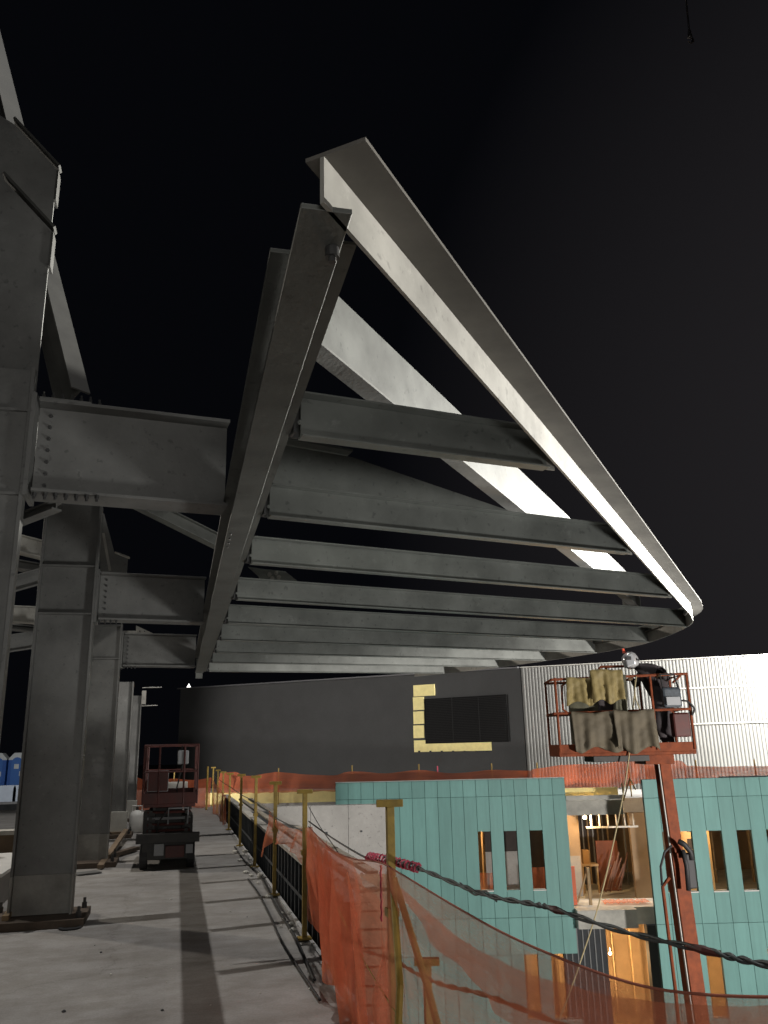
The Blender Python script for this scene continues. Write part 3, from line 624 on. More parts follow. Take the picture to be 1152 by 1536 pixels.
for (a, b, z0, z1, lab) in ((2.0,3.0,-2.9,-2.0,'orange net behind the leftmost narrow window'),(4.1,5.15,-2.92,-1.88,'orange net behind the third narrow window')):
    mb = MB(True); mb.grid([[W(a+(b-a)*j/10, 26.8+.04*math.sin(j*2), z0+(z1-z0)*i/3) for j in range(11)] for i in range(4)]); tag(mb.build('safety_netting', NETD), lab, 'netting')
# bulb on the pier
def bulb(u, D, z, e, label, r=.06):
    t = thing('work_lamp', W(u, D, z), label, 'lamp')
    mb = MB(); mb.lathe(W(u, D, z), [(.01,-r),(r*.8,-r*.6),(r,0),(r*.8,r*.6),(.01,r)], 12); mb.build('bulb', mat('glowing_bulb', (1,.8,.5), .5, emit=(1,.72,.36), estr=30), t, smooth=True)
    mb = MB(); mb.tube([W(u,D,z+r), W(u,D,z+r+.12)], .02, 8); mb.build('socket', BLK, t)
    l = lamp('POINT', 'work_lamp_light', W(u, D-.25, z), e, (1,.62,.29), None, .05); return t
ub, zb_ = uz(877,1226,27.4)
bulb(ub, 27.4, zb_, 110, 'bare glowing bulb hanging by the concrete pier in the open room')
bulb(7.0, 29.8, -7.5+2.6, 600, 'work lamp low in the ground floor room behind the net', .05)
bulb(3.0, 28.6, -.9, 80, 'work lamp behind the left narrow windows', .04)
bulb(9.6, 26.9, -.75, 90, 'work lamp behind the right narrow windows', .04)
bulb(11.4, 28.5, -4.4, 420, 'work lamp in the ground floor room at the right edge', .05)
# insulation band on the roof edge + gap
t = thing('insulated_upstand', W(-4,28.5,-.4), 'yellow insulated roof edge above dark formwork, left of the teal wall', 'parapet')
mb = MB(True); mb.box(-9, -1.65, 28.4, 28.5, .02, .38); mb.build('insulation', FOAM, t)
mb = MB(True); mb.box(-9, -1.65, 28.35, 28.5, -.22, .015); mb.build('edge_board', CONC, t)
mb = MB(True); mb.box(-9, -1.65, 28.3, 28.42, -7.9, -.225); mb.build('lower_wall', DARKP, t)
mb = MB(True); mb.box(5.22, 7.0, 26.9, 27.0, .03, .34); tag(mb.build('insulation_board', FOAM), 'pale yellow insulation board on the roof edge between the teal walls', 'insulation')
t = thing('yellow_bracket', W(7.1,26.3,0), 'small yellow triangular guardrail bracket between the teal walls', 'bracket')
for a, b in (((6.9,26,.0),(7.15,26,.62)),((6.92,26,.0),(6.9,26,.5)),((7.15,26,.62),(7.3,26,.3))):
    mb = MB(True); mb.tube([a, b], .02, 6); mb.build('strut', YEL, t)

# ------------------------------------------------------------------ dark building with louvre, corrugated wall
A, B_ = W(-10.82,44,0), W(5.36,34,0); Bn = (B_-A).normalized(); Bnn = Vector((Bn.y,-Bn.x,0))
if Bnn.dot(Vector(FH.tolist())) > 0: Bnn = -Bnn
t = thing('dark_building', A, 'long low black-clad building beyond the roof deck', 'building')
mb = MB(); back = -Bnn*8
vs = [A+Vector((0,0,-.1)), B_+Vector((0,0,-.1)), B_+Vector((0,0,4.64)), A+Vector((0,0,4.86))]
mb.raw(vs+[v+back for v in vs], [(0,1,2,3),(7,6,5,4),(0,4,5,1),(1,5,6,2),(2,6,7,3),(3,7,4,0)]); mb.build('wall', BLACKW, t)
mb = MB(); mb.bar(A+Vector((0,0,4.865)), B_+Vector((0,0,4.645)), -.06, .25, 0, .06); mb.build('coping', mat('dark_coping', (.11,.11,.115), .6), t)
def onw(x, y, off=0):
    d = _ray(x, y); n_ = np.array(Bnn); tt = (np.array(A+Bnn*off)-CAM).dot(n_)/d.dot(n_); return Vector(CAM+d*tt)
def wquad(x0, y0, x1, y1, off, th):
    a, b = onw(x0, (y0+y1)/2, off), onw(x1, (y0+y1)/2, off); z1 = onw((x0+x1)/2, y0, off).z; z0 = onw((x0+x1)/2, y1, off).z
    vs = [Vector((a.x,a.y,z0)), Vector((b.x,b.y,z0)), Vector((b.x,b.y,z1)), Vector((a.x,a.y,z1))]
    return MB().raw(vs+[v-Bnn*th for v in vs], [(0,1,2,3),(7,6,5,4),(0,4,5,1),(1,5,6,2),(2,6,7,3),(3,7,4,0)])
for (x0, y0, x1, y1) in ((620,1027,652,1044),(619.5,1045.5,636,1065),(620,1067,636,1086),(620,1088,636,1107),(621,1109,737,1127)):
    tag(wquad(x0, y0, x1, y1, .04, .03).build('insulation_board', FOAM, t), 'bare yellow insulation board')
lv = wquad(637, 1045, 761.5, 1114, .09, .08).build('louvre', LOUV, t)
for k in range(26):
    y_ = 1047+k*2.55
    wquad(639, y_, 759, y_+1.1, .12, .02).build('louvre_blade', mat('blade', (.02,.02,.02), .8, 0, spec=.1) if k == 0 else bpy.data.materials['blade'], lv)
for x_ in (678, 718): wquad(x_, 1046, x_+.8, 1113, .125, .02).build('louvre_mullion', bpy.data.materials['blade'], lv)
for k in range(7):
    wquad(627+k*17, 1126.2, 630+k*17, 1128.2, .06, .02).build('fixing', BLK, t)
t = thing('corrugated_wall', W(5.4,34,0), 'tall floodlit wall of vertical corrugated metal sheet', 'wall')
mb = MB(); P0 = W(5.38,33.9,0); P1 = W(17.5,29.8,0); Ld = (P1-P0).length; dn = (P1-P0).normalized(); nn = Vector((dn.y,-dn.x,0));
if nn.dot(Vector(FH.tolist())) > 0: nn = -nn
k = 0; s = 0; rows = [[], []]; pitch = .125
while s < Ld:
    for ds, off in ((0,0),(.04,.0),(.06,.014),(.105,.014)):
        p = P0+dn*(s+ds)+nn*off; rows[0].append(p+Vector((0,0,-.05))); rows[1].append(p+Vector((0,0,4.66)))
    s += pitch
mb.grid(rows); mb.build('sheet', CORR, t, solid=.004)
for z_ in (2.25, 3.55):  # pale strips stand in for light reflected at the sheet laps
    mb = MB(); mb.bar(P0+nn*.048+Vector((0,0,z_))+dn*5, P1+nn*.048+Vector((0,0,z_)), -.004, .004, 0, .05); mb.build('lap_glint', STEELL, t)
mb = MB(); mb.bar(P0+nn*.0+Vector((0,0,4.661)), P1+Vector((0,0,4.661)), -.06, .1, 0, .03); mb.build('cap_flashing', STEELL, t)
mb = MB(); mb.bar(P0-nn*.5+Vector((0,0,-.1)), P1-nn*.5+Vector((0,0,-.1)), -.4, .4, 0, 4.6); mb.build('backing', DARKP, t)
# small white cone above the dark building, emission added to make it glow
t = thing('white_cone', onw(283,1034,-1), 'tiny white glowing cone on top of the dark building', 'lamp')
q = onw(283, 1034, -.4)
mb = MB(); mb.lathe(Vector((q.x,q.y,4.92)), [(.13,0),(.13,.04),(.03,.2),(.01,.26)], 8); mb.build('lens', mat('white_glow', (1,1,1), .5, emit=(1,.98,.95), estr=2.0), t)
mb = MB(); mb.lathe(Vector((q.x,q.y,4.86)), [(.06,0),(.06,.06)], 8); mb.build('foot', BLK, t)

# ------------------------------------------------------------------ nets
def net(name, top, bot, n, rows_, M, label, fold=.03, freq=3., group=None, ph=0):
    """sheet between two polylines of world points, with pleats"""
    def along(P, s):
        L = [0]
        for a, b in zip(P, P[1:]): L.append(L[-1]+(b-a).length)
        x = s*L[-1]
        for i in range(len(P)-1):
            if x <= L[i+1] or i == len(P)-2:
                return P[i].lerp(P[i+1], (x-L[i])/max(1e-6, L[i+1]-L[i]))
    R_ = []
    for i in range(rows_+1):
        v = i/rows_; r = []
        for j in range(n+1):
            s = j/n; a, b = along(top, s), along(bot, s); p = a.lerp(b, v)
            w = fold*(math.sin(6.28*freq*s*3+ph+1.5*v)+.6*math.sin(6.28*freq*s*7.3+2*v+ph*2)+.4*math.sin(6.28*freq*1.7*s+5*v))
            w *= .35+.65*math.sin(min(1, v*1.3)*math.pi*.5)
            tdir = (along(top, min(1, s+.01))-along(top, max(0, s-.01))); tdir.z = 0
            nn_ = Vector((tdir.y, -tdir.x, 0)).normalized() if tdir.length > 1e-6 else Vector((1,0,0))
            r.append(p+nn_*w+Vector((0,0,.25*fold*math.sin(17*s*freq+3*v))))
        R_.append(r)
    mb = MB(); mb.grid(R_); return tag(mb.build(name, M, smooth=True), label, 'netting', group)
def XX(x): return interp(x, [380,463,583,1152,1300], [1.17,1.17,1.19,1.62,1.7])
def PX(x, y, dx=0): return pX(x, y, XX(x)+dx)
def PN(x, y): return pX(x, y, XX(x)-.05)
topL = [PN(463,1240),PN(480,1258),PN(500,1276),PN(530,1288),PN(570,1294),PN(600,1310),PN(680,1358),PN(760,1402),PN(860,1445),PN(960,1478),PN(1060,1492),PN(1180,1496)]
botL = [PN(466,1330),PN(478,1400),PN(497,1470),PN(535,1560),PN(570,1650),PN(620,1700),PN(700,1760),PN(800,1800),PN(900,1850),PN(1000,1880),PN(1100,1900),PN(1250,1920)]
def resample(P, k):   # equalise parameterisation by control index
    out = []
    for i in range(len(P)-1):
        for j in range(k): out.append(P[i].lerp(P[i+1], j/k))
    out.append(P[-1]); return out
def net2(name, top, bot, k, rows_, M, label, fold, ph=0, group=None, dens=None):
    T, Bt = catmull(top, k), catmull(bot, k); R_ = []
    n = len(T)-1
    for i in range(rows_+1):
        v = i/rows_; r = []
        for j in range(n+1):
            s = j/k; p = T[j].lerp(Bt[j], v)
            f = fold(j/n)*(.25+.75*min(1, v*2.2))
            w = f*(math.sin(s*5.1+ph+1.8*v)+.5*math.sin(s*11.7+3*v+ph)+.35*math.sin(s*2.3-4*v))
            r.append(p+Vector((w, .5*w, .3*f*math.sin(s*7+6*v))))
        R_.append(r)
    mb = MB(); mb.grid(R_); return tag(mb.build(name, M, smooth=True), label, 'netting', group)
NG = 'orange safety nets on the deck edge'
net2('safety_netting', topL, botL, 16, 26, NET, 'large see-through orange net hanging from the wire rope across the bottom right', lambda s: .045*(1-s)**3+.006, 0, NG)
net2('safety_netting', [PX(458,1246,-.09),PX(470,1256,-.09),PX(482,1268,-.09),PX(500,1288,-.09),PX(520,1310,-.09)],
     [PX(470,1345,-.09),PX(486,1425,-.09),PX(505,1490,-.09),PX(530,1560,-.09),PX(560,1600,-.09)], 26, 26, NETD, 'bunched salmon-orange net fold falling along the deck edge', lambda s: .045, 1.3, NG)
net2('safety_netting', [PX(462,1240,-.12),PX(474,1254,-.12),PX(490,1276,-.12)], [PX(480,1370,-.12),PX(494,1440,-.12),PX(512,1500,-.12)], 40, 30, NETD, 'tight salmon-orange net pleat hanging in front of the bunched fold', lambda s: .03, 4.1, NG)
net2('safety_netting', [PX(486,1262,-.02),PX(520,1290,-.02),PX(560,1340,.0),PX(590,1400,.0)], [PX(500,1400,-.02),PX(528,1470,-.02),PX(560,1560,.0),PX(600,1620,.0)], 24, 22, NET, 'second loose net layer sagging between the bunched fold and the nearest post', lambda s: .07, 2.2, NG)
net2('safety_netting', [PX(600,1330,.06),PX(680,1400,.06),PX(760,1446,.06),PX(860,1480,.06),PX(960,1500,.06),PX(1080,1508,.06),PX(1190,1510,.06)], [PX(600,1350,.06),PX(680,1440,.06),PX(760,1530,.06),PX(860,1600,.06),PX(960,1640,.06),PX(1080,1660,.06),PX(1190,1670,.06)], 14, 8, NETD, 'sagging orange crease running down through the large net', lambda s: .02, 5.2, NG)
net2('safety_netting', [PX(403,1216),PX(418,1232),PX(436,1242),PX(450,1243),PX(468,1240)], [PX(391,1286),PX(408,1262),PX(424,1268),PX(443,1282),PX(468,1320)], 14, 12, NETD,
     'short orange swag between the second and third yellow posts', lambda s: .03, .7, NG)
net2('safety_netting', [pX(318,1168,1.1),pX(324,1176,1.12),pX(334,1188,1.15),pX(338,1192,1.16)], [pX(320,1236,1.1),pX(325,1240,1.12),pX(333,1250,1.15),pX(337,1246,1.16)], 14, 10, NETD,
     'small orange net hanging at the far end of the kerb wall', lambda s: .04, .2, NG)
# far nets on the roof deck
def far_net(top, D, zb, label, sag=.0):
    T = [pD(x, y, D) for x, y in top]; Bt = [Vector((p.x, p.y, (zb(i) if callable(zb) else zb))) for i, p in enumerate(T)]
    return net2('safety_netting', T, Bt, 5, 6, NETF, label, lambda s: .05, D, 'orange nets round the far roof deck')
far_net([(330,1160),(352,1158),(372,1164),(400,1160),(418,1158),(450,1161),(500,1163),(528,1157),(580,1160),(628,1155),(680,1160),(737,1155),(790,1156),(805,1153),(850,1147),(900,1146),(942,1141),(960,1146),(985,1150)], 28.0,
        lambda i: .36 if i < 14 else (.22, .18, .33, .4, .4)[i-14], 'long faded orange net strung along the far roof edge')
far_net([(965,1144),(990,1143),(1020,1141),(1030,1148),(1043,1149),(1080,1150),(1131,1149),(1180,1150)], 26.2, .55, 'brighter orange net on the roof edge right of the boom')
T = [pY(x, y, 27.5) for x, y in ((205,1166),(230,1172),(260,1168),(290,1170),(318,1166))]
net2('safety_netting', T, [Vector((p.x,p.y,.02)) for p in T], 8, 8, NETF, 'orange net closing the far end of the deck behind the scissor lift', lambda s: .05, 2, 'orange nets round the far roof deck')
mb = MB(); mb.box(-3, .95, 28.4, 28.6, 0, .55); tag(mb.build('end_upstand', mat('pink_grey_upstand', (.34,.25,.21), .85, 0, .2, 2), bevel=.01), 'low pinkish upstand behind the orange net at the deck end', 'wall')
mb = MB(); mb.box(-.75, .35, 25.6, 26.0, .25, .85); tag(mb.build('equipment_case', mat('off_white_case', (.5,.49,.45), .7, 0, .1, 3), bevel=.03), 'off-white equipment case seen through the scissor lift rails', 'case')
# ------------------------------------------------------------------ cables
def rope(pts, r, M, name, label, cat='rope', n=6, parent=None, twist=0):
    P = catmull([Vector(p) for p in pts], 14)
    if twist:
        m_ = MB()
        for ph in (0, math.pi):
            Q = []
            for i, p in enumerate(P):
                d = (P[min(i+1,len(P)-1)]-P[max(i-1,0)]).normalized(); x = d.cross(Vector((0,0,1))).normalized(); y = d.cross(x)
                a = i*twist+ph; Q.append(p+x*math.cos(a)*r*1.0+y*math.sin(a)*r*1.0)
            m_.tube(Q, r, n)
    else: m_ = MB(); m_.tube(P, r, n)
    o = m_.build(name, M, parent, smooth=True)
    return tag(o, label, cat) if parent is None else o
cab = [PX(463,1232),PX(500,1258),PX(550,1287),PX(583,1294),PX(628,1303),PX(690,1328),PX(740,1345),PX(800,1356),PX(830,1363),PX(935,1397),PX(1060,1426),PX(1120,1441),PX(1200,1456)]
t = thing('wire_rope', PX(583,1290), 'twisted dark wire rope strung from post to post across the teal walls', 'wire rope')
rope(cab[:4], .006, CABLE, 'strand', None, parent=t); rope(cab[3:], .0058, CABLE, 'strand', None, parent=t, twist=.55)
rope([PX(690,1324),PX(712,1342),PX(728,1337),PX(745,1352)], .004, CABLE, 'strand', None, parent=t)
for (x0,y0,x1,y1) in ((822,1361,846,1369),(1032,1419,1080,1432)):
    mb = MB(); mb.tube([PX(x0,y0),PX((x0+x1)/2,(y0+y1)/2),PX(x1,y1)], [.008,.014,.008], 8); tag(mb.build('rope_clamp', REDD, t), 'dark red wrapped clamp')
t = thing('pink_flagging', PX(590,1292), 'pink and grey flagging tape wound round the wire rope at the nearest post', 'flagging tape')
P = catmull([PX(552,1284),PX(583,1290),PX(628,1302)], 60); mb = MB(); Q = []
for i, p in enumerate(P):
    d = (P[min(i+1,len(P)-1)]-P[max(i-1,0)]).normalized(); x = d.cross(Vector((0,0,1))).normalized(); y = d.cross(x); a = i*.85
    rr = .019+.005*math.sin(i*1.7); Q.append(p+x*math.cos(a)*rr+y*math.sin(a)*rr)
mb.tube(Q, .0058, 5); mb.build('pink_winding', PINK, t)
mb = MB(); Q = [p+Vector((0,0,.012*math.cos(i*.6)))+Vector((.012*math.sin(i*.6),0,0)) for i, p in enumerate(P[50:])]; mb.tube(Q, .007, 5); mb.build('grey_winding', GREY, t)
q0 = PX(571,1298,-.04); mb = MB(); mb.tube([q0+Vector((.003*math.sin(k*2),.0,-.018*k)) for k in range(17)], .007, 5); mb.build('tail', PINK, t)
rope([PN(463,1240),PN(480,1258),PN(500,1276),PN(530,1288),PN(570,1294),PN(600,1310),PN(680,1358),PN(760,1402),PN(860,1445),PN(960,1478),PN(1060,1492),PN(1180,1496)], .0045, mat('net_hem', (.34,.10,.06), .8), 'net_hem', 'dark orange hem cord along the top of the large net', 'cord')
# loose lower rope behind the net
lo_ = [PX(510,1408,.10),PX(545,1425,.10),PX(590,1440,.10),PX(625,1460,.10),PX(665,1477,.10),PX(720,1490,.10),PX(800,1520,.10),PX(900,1560,.10)]
rope(lo_, .006, mat('rusty_rope', (.2,.12,.07), .8), 'lower_wire_rope', 'lower slack wire rope seen through the net', 'wire rope', twist=.6)
rope([PX(463,1210,-.02),PX(480,1240),PX(500,1268),PX(514,1290)], .0035, CABLE, 'tie_wire', 'thin wire from the second yellow post down to the net', 'wire')
rope([PX(466,1262,-.06),PX(492,1330,-.06),PX(540,1430,-.06),PX(600,1530,-.06),PX(640,1600,-.06)], .0035, mat('yellow_rope', (.5,.36,.10), .8), 'rope', 'pale yellow cord slanting through the bunched net', 'cord')
rope([pD(953,1020,14.6),pD(940,1160,14.5),pD(905,1330,14.4),pD(868,1450,14.2),pD(835,1540,14)], .011, ROPE, 'hanging_rope', 'long thin rope hanging from the lift basket down to the left', 'rope')
rope([(1.165,8.0,.9),(1.165,10.42,.86),(1.165,13,.9),(1.165,15.98,.88),(1.165,19.4,.9),(1.165,22.2,.9),(1.165,28,.95)], .006, CABLE, 'guard_cable', 'sagging guard cable along the far yellow posts', 'wire rope')
rope([pZ(472,1470,.02),pZ(440,1400,.02),pZ(415,1360,.02),pZ(395,1320,.02),pZ(375,1298,.02),pZ(366,1290,.02),pZ(352,1270,.02)], .012, BLK, 'power_cord', 'dark cord lying on the concrete beside the kerb wall', 'cord')
rope([pZ(480,1500,.02),pZ(425,1415,.02),pZ(405,1372,.02),pZ(388,1340,.02),pZ(372,1318,.02)], .009, BLK, 'power_cord', 'thinner dark cord lying closer to the kerb wall studs', 'cord')
# crane hook high up
t = thing('crane_hook', pD(1036,45,22), 'faint crane hook hanging on a cable in the night sky', 'hook')
HK = mat('hook_grey', (.25,.24,.25), .6)
mb = MB(); mb.tube([pD(1027,-20,22), pD(1034,48,22)], .03, 6); mb.build('hoist_line', HK, t)
mb = MB(); mb.tube([pD(1034,46,22), pD(1035,56,22)], [.05,.08], 8); mb.build('hook_block', HK, t)
mb = MB(); mb.tube([pD(1035,56,22),pD(1038.5,58,22),pD(1039.5,62,22),pD(1036,65,22),pD(1032,62,22)], [.04,.04,.045,.04,.015], 6); mb.build('hook', HK, t)

# ------------------------------------------------------------------ scissor lift on the deck
sl = thing('scissor_lift', (-.05, 14.1, 0), 'dark red scissor lift parked lowered on the concrete deck', 'scissor lift')
x0, x1, ya, yb = -.46, .32, 13.3, 15.1
mb = MB(); mb.box(x0+.03, x1-.03, ya+.04, yb, .14, .42); mb.box(x0, x1, ya+.12, ya+.5, .42, .47); mb.build('chassis', CHAS, sl, bevel=.01)
for (wx, wy) in ((x0-.0, ya+.22), (x1-.11, ya+.22), (x0, yb-.25), (x1-.11, yb-.25)):
    mb = MB(); mb.tube([(wx, wy, .19), (wx+.11, wy, .19)], .19, 20); w = mb.build('wheel', BLK, sl, bevel=.012)
    mb = MB(); mb.tube([(wx-.006, wy, .19), (wx+.0, wy, .19)], .09, 14); mb.build('hub', GREY, w)
mb = MB(); mb.box(x0-.06, x1+.06, ya-.03, ya+.1, .37, .5); mb.build('bumper', CHAS, sl, bevel=.006)
mb = MB(); mb.box(x0+.2, x0+.34, ya-.01, ya+.04, .2, .36); mb.build('control_panel', GREY, sl, bevel=.006)
mb = MB(); mb.box(x0+.02, x0+.2, ya+.14, ya+.6, .46, .80); mb.build('battery_box', CHAS, sl, bevel=.02)
mb = MB(); mb.box(x1-.2, x1-.04, ya+.2, ya+.7, .46, .74); mb.build('pump_box', CHAS, sl, bevel=.02)
mb = MB(); mb.tube([(x0+.3,ya+.16,.5),(x1-.25,ya+.9,.82)], .035, 10); mb.build('lift_cylinder', GREY, sl)
mb = MB(); mb.tube([(x0+.22,ya+.1,.5),(x0+.25,ya+.02,.66),(x0+.33,ya+.03,.78),(x0+.4,ya+.08,.86)], .013, 6); mb.build('hose', BLK, sl)
mb = MB(); mb.box(x1-.13, x1-.03, ya-.035, ya-.0, .22, .34); mb.build('charger_plug', GREY, sl, bevel=.004)
mb = MB(); mb.box(x0+.36, x1-.15, ya-.02, ya+.03, .17, .33); mb.build('cover_plate', REDD, sl, bevel=.006)
for k in range(4):                                       # folded scissor arms
    for sx in (x0+.1, x1-.16):
        z = .5+k*.085
        mb = MB(); mb.bar((sx, ya+.1, z), (sx, yb-.1, z+.06), 0, .05, 0, .055); mb.build('scissor_arm', CHAS, sl)
        mb = MB(); mb.bar((sx+.052, ya+.1, z+.06), (sx+.052, yb-.1, z), 0, .04, 0, .055); mb.build('scissor_arm', CHAS, sl)
    mb = MB(); mb.tube([(x0+.08, ya+.12, .53+k*.085), (x1-.08, ya+.12, .53+k*.085)], .02, 8); mb.build('cross_pin', GREY if k == 2 else REDD, sl)
mb = MB(); mb.tube([(x0+.38, ya+.06, .62), (x0+.38, ya+.06, .84), (x1-.12, ya+.06, .84), (x1-.12, ya+.06, .62)], .014, 6); mb.build('ladder', GREY, sl)
mb = MB(); mb.box(x0+.17, x1-.2, ya+.25, yb-.2, .46, .84); mb.build('scissor_pack', CHAS, sl, bevel=.01)
mb = MB(); mb.box(x0+.02, x1-.02, ya, yb+.05, .86, .91); mb.build('platform', REDD, sl, bevel=.006)
mb = MB(); mb.box(x0, x1, ya-.01, ya+.01, .91, 1.06); mb.box(x0, x0+.02, ya+.01, yb, .91, 1.06); mb.box(x1-.02, x1, ya+.01, yb, .91, 1.06); mb.box(x0, x1, yb, yb+.02, .91, 1.06); mb.build('toe_board', REDD, sl)
def rail(z, r=.016):
    mb = MB(); mb.tube([(x0,ya,z),(x1,ya,z),(x1,yb,z),(x0,yb,z),(x0,ya,z)], r, 6); mb.build('rail', REDD, sl)
rail(1.74); rail(1.36)
for (px__, py__) in ((x0,ya),(x1,ya),(x0,yb),(x1,yb),(x0,ya+.9),(x1,ya+.9),(x0+.22,ya),(x1-.2,ya)):
    mb = MB(); mb.tube([(px__,py__,.9),(px__,py__,1.74)], .016, 6); mb.build('rail_post', REDD, sl)
mb = MB(); mb.box(x0+.06, x0+.36, ya+.02, ya+.04, 1.08, 1.38); mb.build('sign_board', GREY, sl, bevel=.004)
mb = MB(); mb.box(x0+.07, x0+.35, ya+.012, ya+.019, 1.09, 1.37); mb.build('mesh_panel', REDD, sl)
cb = MB(); cb.box(x1-.30, x1-.14, ya+.03, ya+.14, 1.46, 1.66); cb = cb.build('control_box', GREY, sl, bevel=.015)
mb = MB(); mb.tube([(x1-.25, ya+.07, 1.66),(x1-.24, ya+.06, 1.74)], .012, 6); mb.tube([(x1-.19, ya+.07, 1.66),(x1-.19, ya+.06, 1.71)], .01, 6); mb.build('joystick', BLK, cb)
mb = MB(); mb.tube([(x1-.22,ya+.08,1.46),(x1-.26,ya+.1,1.3),(x1-.3,ya+.1,1.1),(x1-.24,ya+.1,.95)], .012, 6); mb.build('cord', BLK, sl)
# propane cylinder, debris near the columns
q = pZ(204,1249,0); t = thing('gas_cylinder', q, 'white propane gas cylinder standing left of the scissor lift', 'gas cylinder')
mb = MB(); mb.lathe(q, [(.12,0),(.15,.05),(.16,.12),(.16,.33),(.13,.41),(.06,.45),(.03,.46)], 18); mb.build('tank', WHITE, t, smooth=True)
mb = MB(); mb.tube([q+Vector((-.1,0,.42)), q+Vector((-.1,0,.55)), q+Vector((.1,0,.55)), q+Vector((.1,0,.42))], .015, 6); mb.build('collar', WHITE, t)
mb = MB(); mb.tube([q+Vector((0,0,.46)), q+Vector((0,0,.53))], .03, 8); mb.build('valve', BOLT, t)
def debris(name, p, q_, a, b, M, label, cat, group=None):
    mb = MB(); mb.bar(p, q_, -a/2, a/2, 0, b); return tag(mb.build(name, M, bevel=.003), label, cat, group)
debris('timber_offcut', pZ(150,1305,.0)+Vector((0,0,.02)), pZ(188,1262,0)+Vector((0,0,.18)), .09, .05, PLY, 'timber offcut leaning up beside the third column', 'timber')
debris('timber_offcut', pZ(160,1288,.02), pZ(205,1275,.02), .12, .06, RUST, 'flat board lying between the third column and the lift', 'timber')
debris('timber_offcut', pZ(158,1298,.02), pZ(178,1268,.02), .05, .05, GREY, 'grey bar lying at the foot of the third column', 'bar')
debris('timber_offcut', pZ(165,1256,.02), pZ(195,1254,.02), .15, .1, PLY, 'board lying at the foot of the fourth column', 'timber')
debris('timber_offcut', pZ(112,1312,.01), pZ(148,1308,.01), .25, .015, STEELD, 'thin dark plate on the concrete behind the second column base', 'plate')
debris('timber_offcut', pZ(6,1394,.0), pZ(22,1374,0), .06, .12, WOOD, 'short wood block left of the big base plate', 'timber')
for k in range(24):
    x, y = random.uniform(60, 470), random.uniform(1310, 1530)
    p = pZ(x, y, 0)
    if p.x > 1.05 or (p.x < -.6 and p.y > 9): continue
    r = random.choice((.005,.007,.01,.013)); mb = MB(); mb.lathe(p, [(r,0),(r*1.2,r*.5),(r*.5,r*1.0)], 6)
    mb.build('concrete_crumb', BLK if k % 3 == 0 else PALE); o = COL.objects[-1]
    tag(o, 'small crumb of rubble lying on the concrete deck', 'rubble', 'crumbs of rubble on the deck')
for k in range(26):
    y = random.uniform(8.2, 16); x = random.uniform(1.0, 1.2); r = random.uniform(.015,.05)
    mb = MB(); mb.lathe((x,y,.012), [(r,0),(r*1.1,r*.3),(r*.5,r*.7)], 6); o = mb.build('rubble_lump', PALE); tag(o, 'pale rubble lump along the foot of the kerb wall', 'rubble', 'pale rubble lumps by the kerb wall')
q = pZ(105,1393,.0); mb = MB(); mb.lathe(q+Vector((0,0,.001)), [(.10,0),(.11,.012),(.09,.014),(.06,.005)], 18); tag(mb.build('floor_drain', BLK), 'small round dark floor drain in front of the big base plate', 'drain')
# left side: knee wall, slab block
t = thing('knee_wall', (-5,14.7,0), 'low brown plywood knee wall with a pale cap left of the columns', 'wall')
mb = MB(); mb.box(-9, -1.62, 14.65, 14.9, 0, .47); mb.build('panel', PLY, t)
mb = MB(); mb.box(-9, -1.6, 14.6, 14.95, .47, .53); mb.build('cap', PALE, t)
mb = MB(); mb.box(-4.2, -1.86, 10.75, 12.9, .0, .33); o = mb.build('slab_block', CONC, bevel=.01); tag(o, 'low concrete block with a pale top left of the second column', 'block')
mb = MB(); mb.box(-4.25, -1.83, 10.7, 12.95, .33, .37); mb.build('block_top', WHITE, o, bevel=.004)
# portable toilets and barriers in the yard
for k, (x, lab) in enumerate(((-19,'blue portable toilet with rounded door and white notice, left of the second column'),(-60,'blue portable toilet cut by the left picture edge'),(44,'dark blue portable toilet just touching the second column'))):
    c = pY([23, -6, 46][k], 1170, 60+(k == 2)*2); X = c.x; Y = c.y; w = .52
    t = thing('portable_toilet', (X, Y, -.62), lab, 'toilet', 'blue portable toilets in the yard')
    mb = MB(); mb.box(X-w, X+w, Y, Y+1.2, -.6, 1.55); mb.build('cabin', BLUE, t, bevel=.02)
    mb = MB(); mb.poly([(X-w,Y-.02,1.5),(X+w,Y-.02,1.5),(X+w,Y-.02,1.6),(X+.2,Y-.02,1.95),(X-.2,Y-.02,1.95),(X-w,Y-.02,1.6)], (0,1.25,0)); mb.build('roof', WHITE, t, bevel=.02)
    pts = [(X-.32,Y-.05,-.5),(X+.32,Y-.05,-.5)]+[(X+.32*math.cos(a),Y-.05,1.35+.32*math.sin(a)) for a in [math.pi*i/8 for i in range(9)]]
    mb = MB(); mb.poly(pts, (0,.04,0)); d = mb.build('door', mat('door_blue%d' % k, (.05,.17,.5), .5), t)
    mb = MB(); mb.box(X-.14, X+.14, Y-.07, Y-.055, .95, 1.25); mb.build('notice', WHITE, d)
    mb = MB(); mb.box(X+.2, X+.26, Y-.08, Y-.055, .5, .8); mb.build('handle', WHITE, d)
for k in range(3):
    c = pY(-30+k*34, 1195, 50); mb = MB(); mb.poly([(c.x-.66,50,-.62),(c.x+.66,50,-.62),(c.x+.66,50,.0),(c.x+.6,50,.22),(c.x-.6,50,.22),(c.x-.66,50,.0)], (0,.4,0))
    tag(mb.build('road_barrier', BARR, bevel=.02), ['grey road barrier cut by the left picture edge','grey road barrier in front of the blue toilets','grey road barrier nearest to the second column'][k], 'barrier', 'grey road barriers before the toilets')
mb = MB(); mb.box(-20, -1.7, 34, 34.3, -.62, .0); tag(mb.build('dark_kerb_wall', DARKP), 'dark low wall between the knee wall and the grey barriers', 'wall')
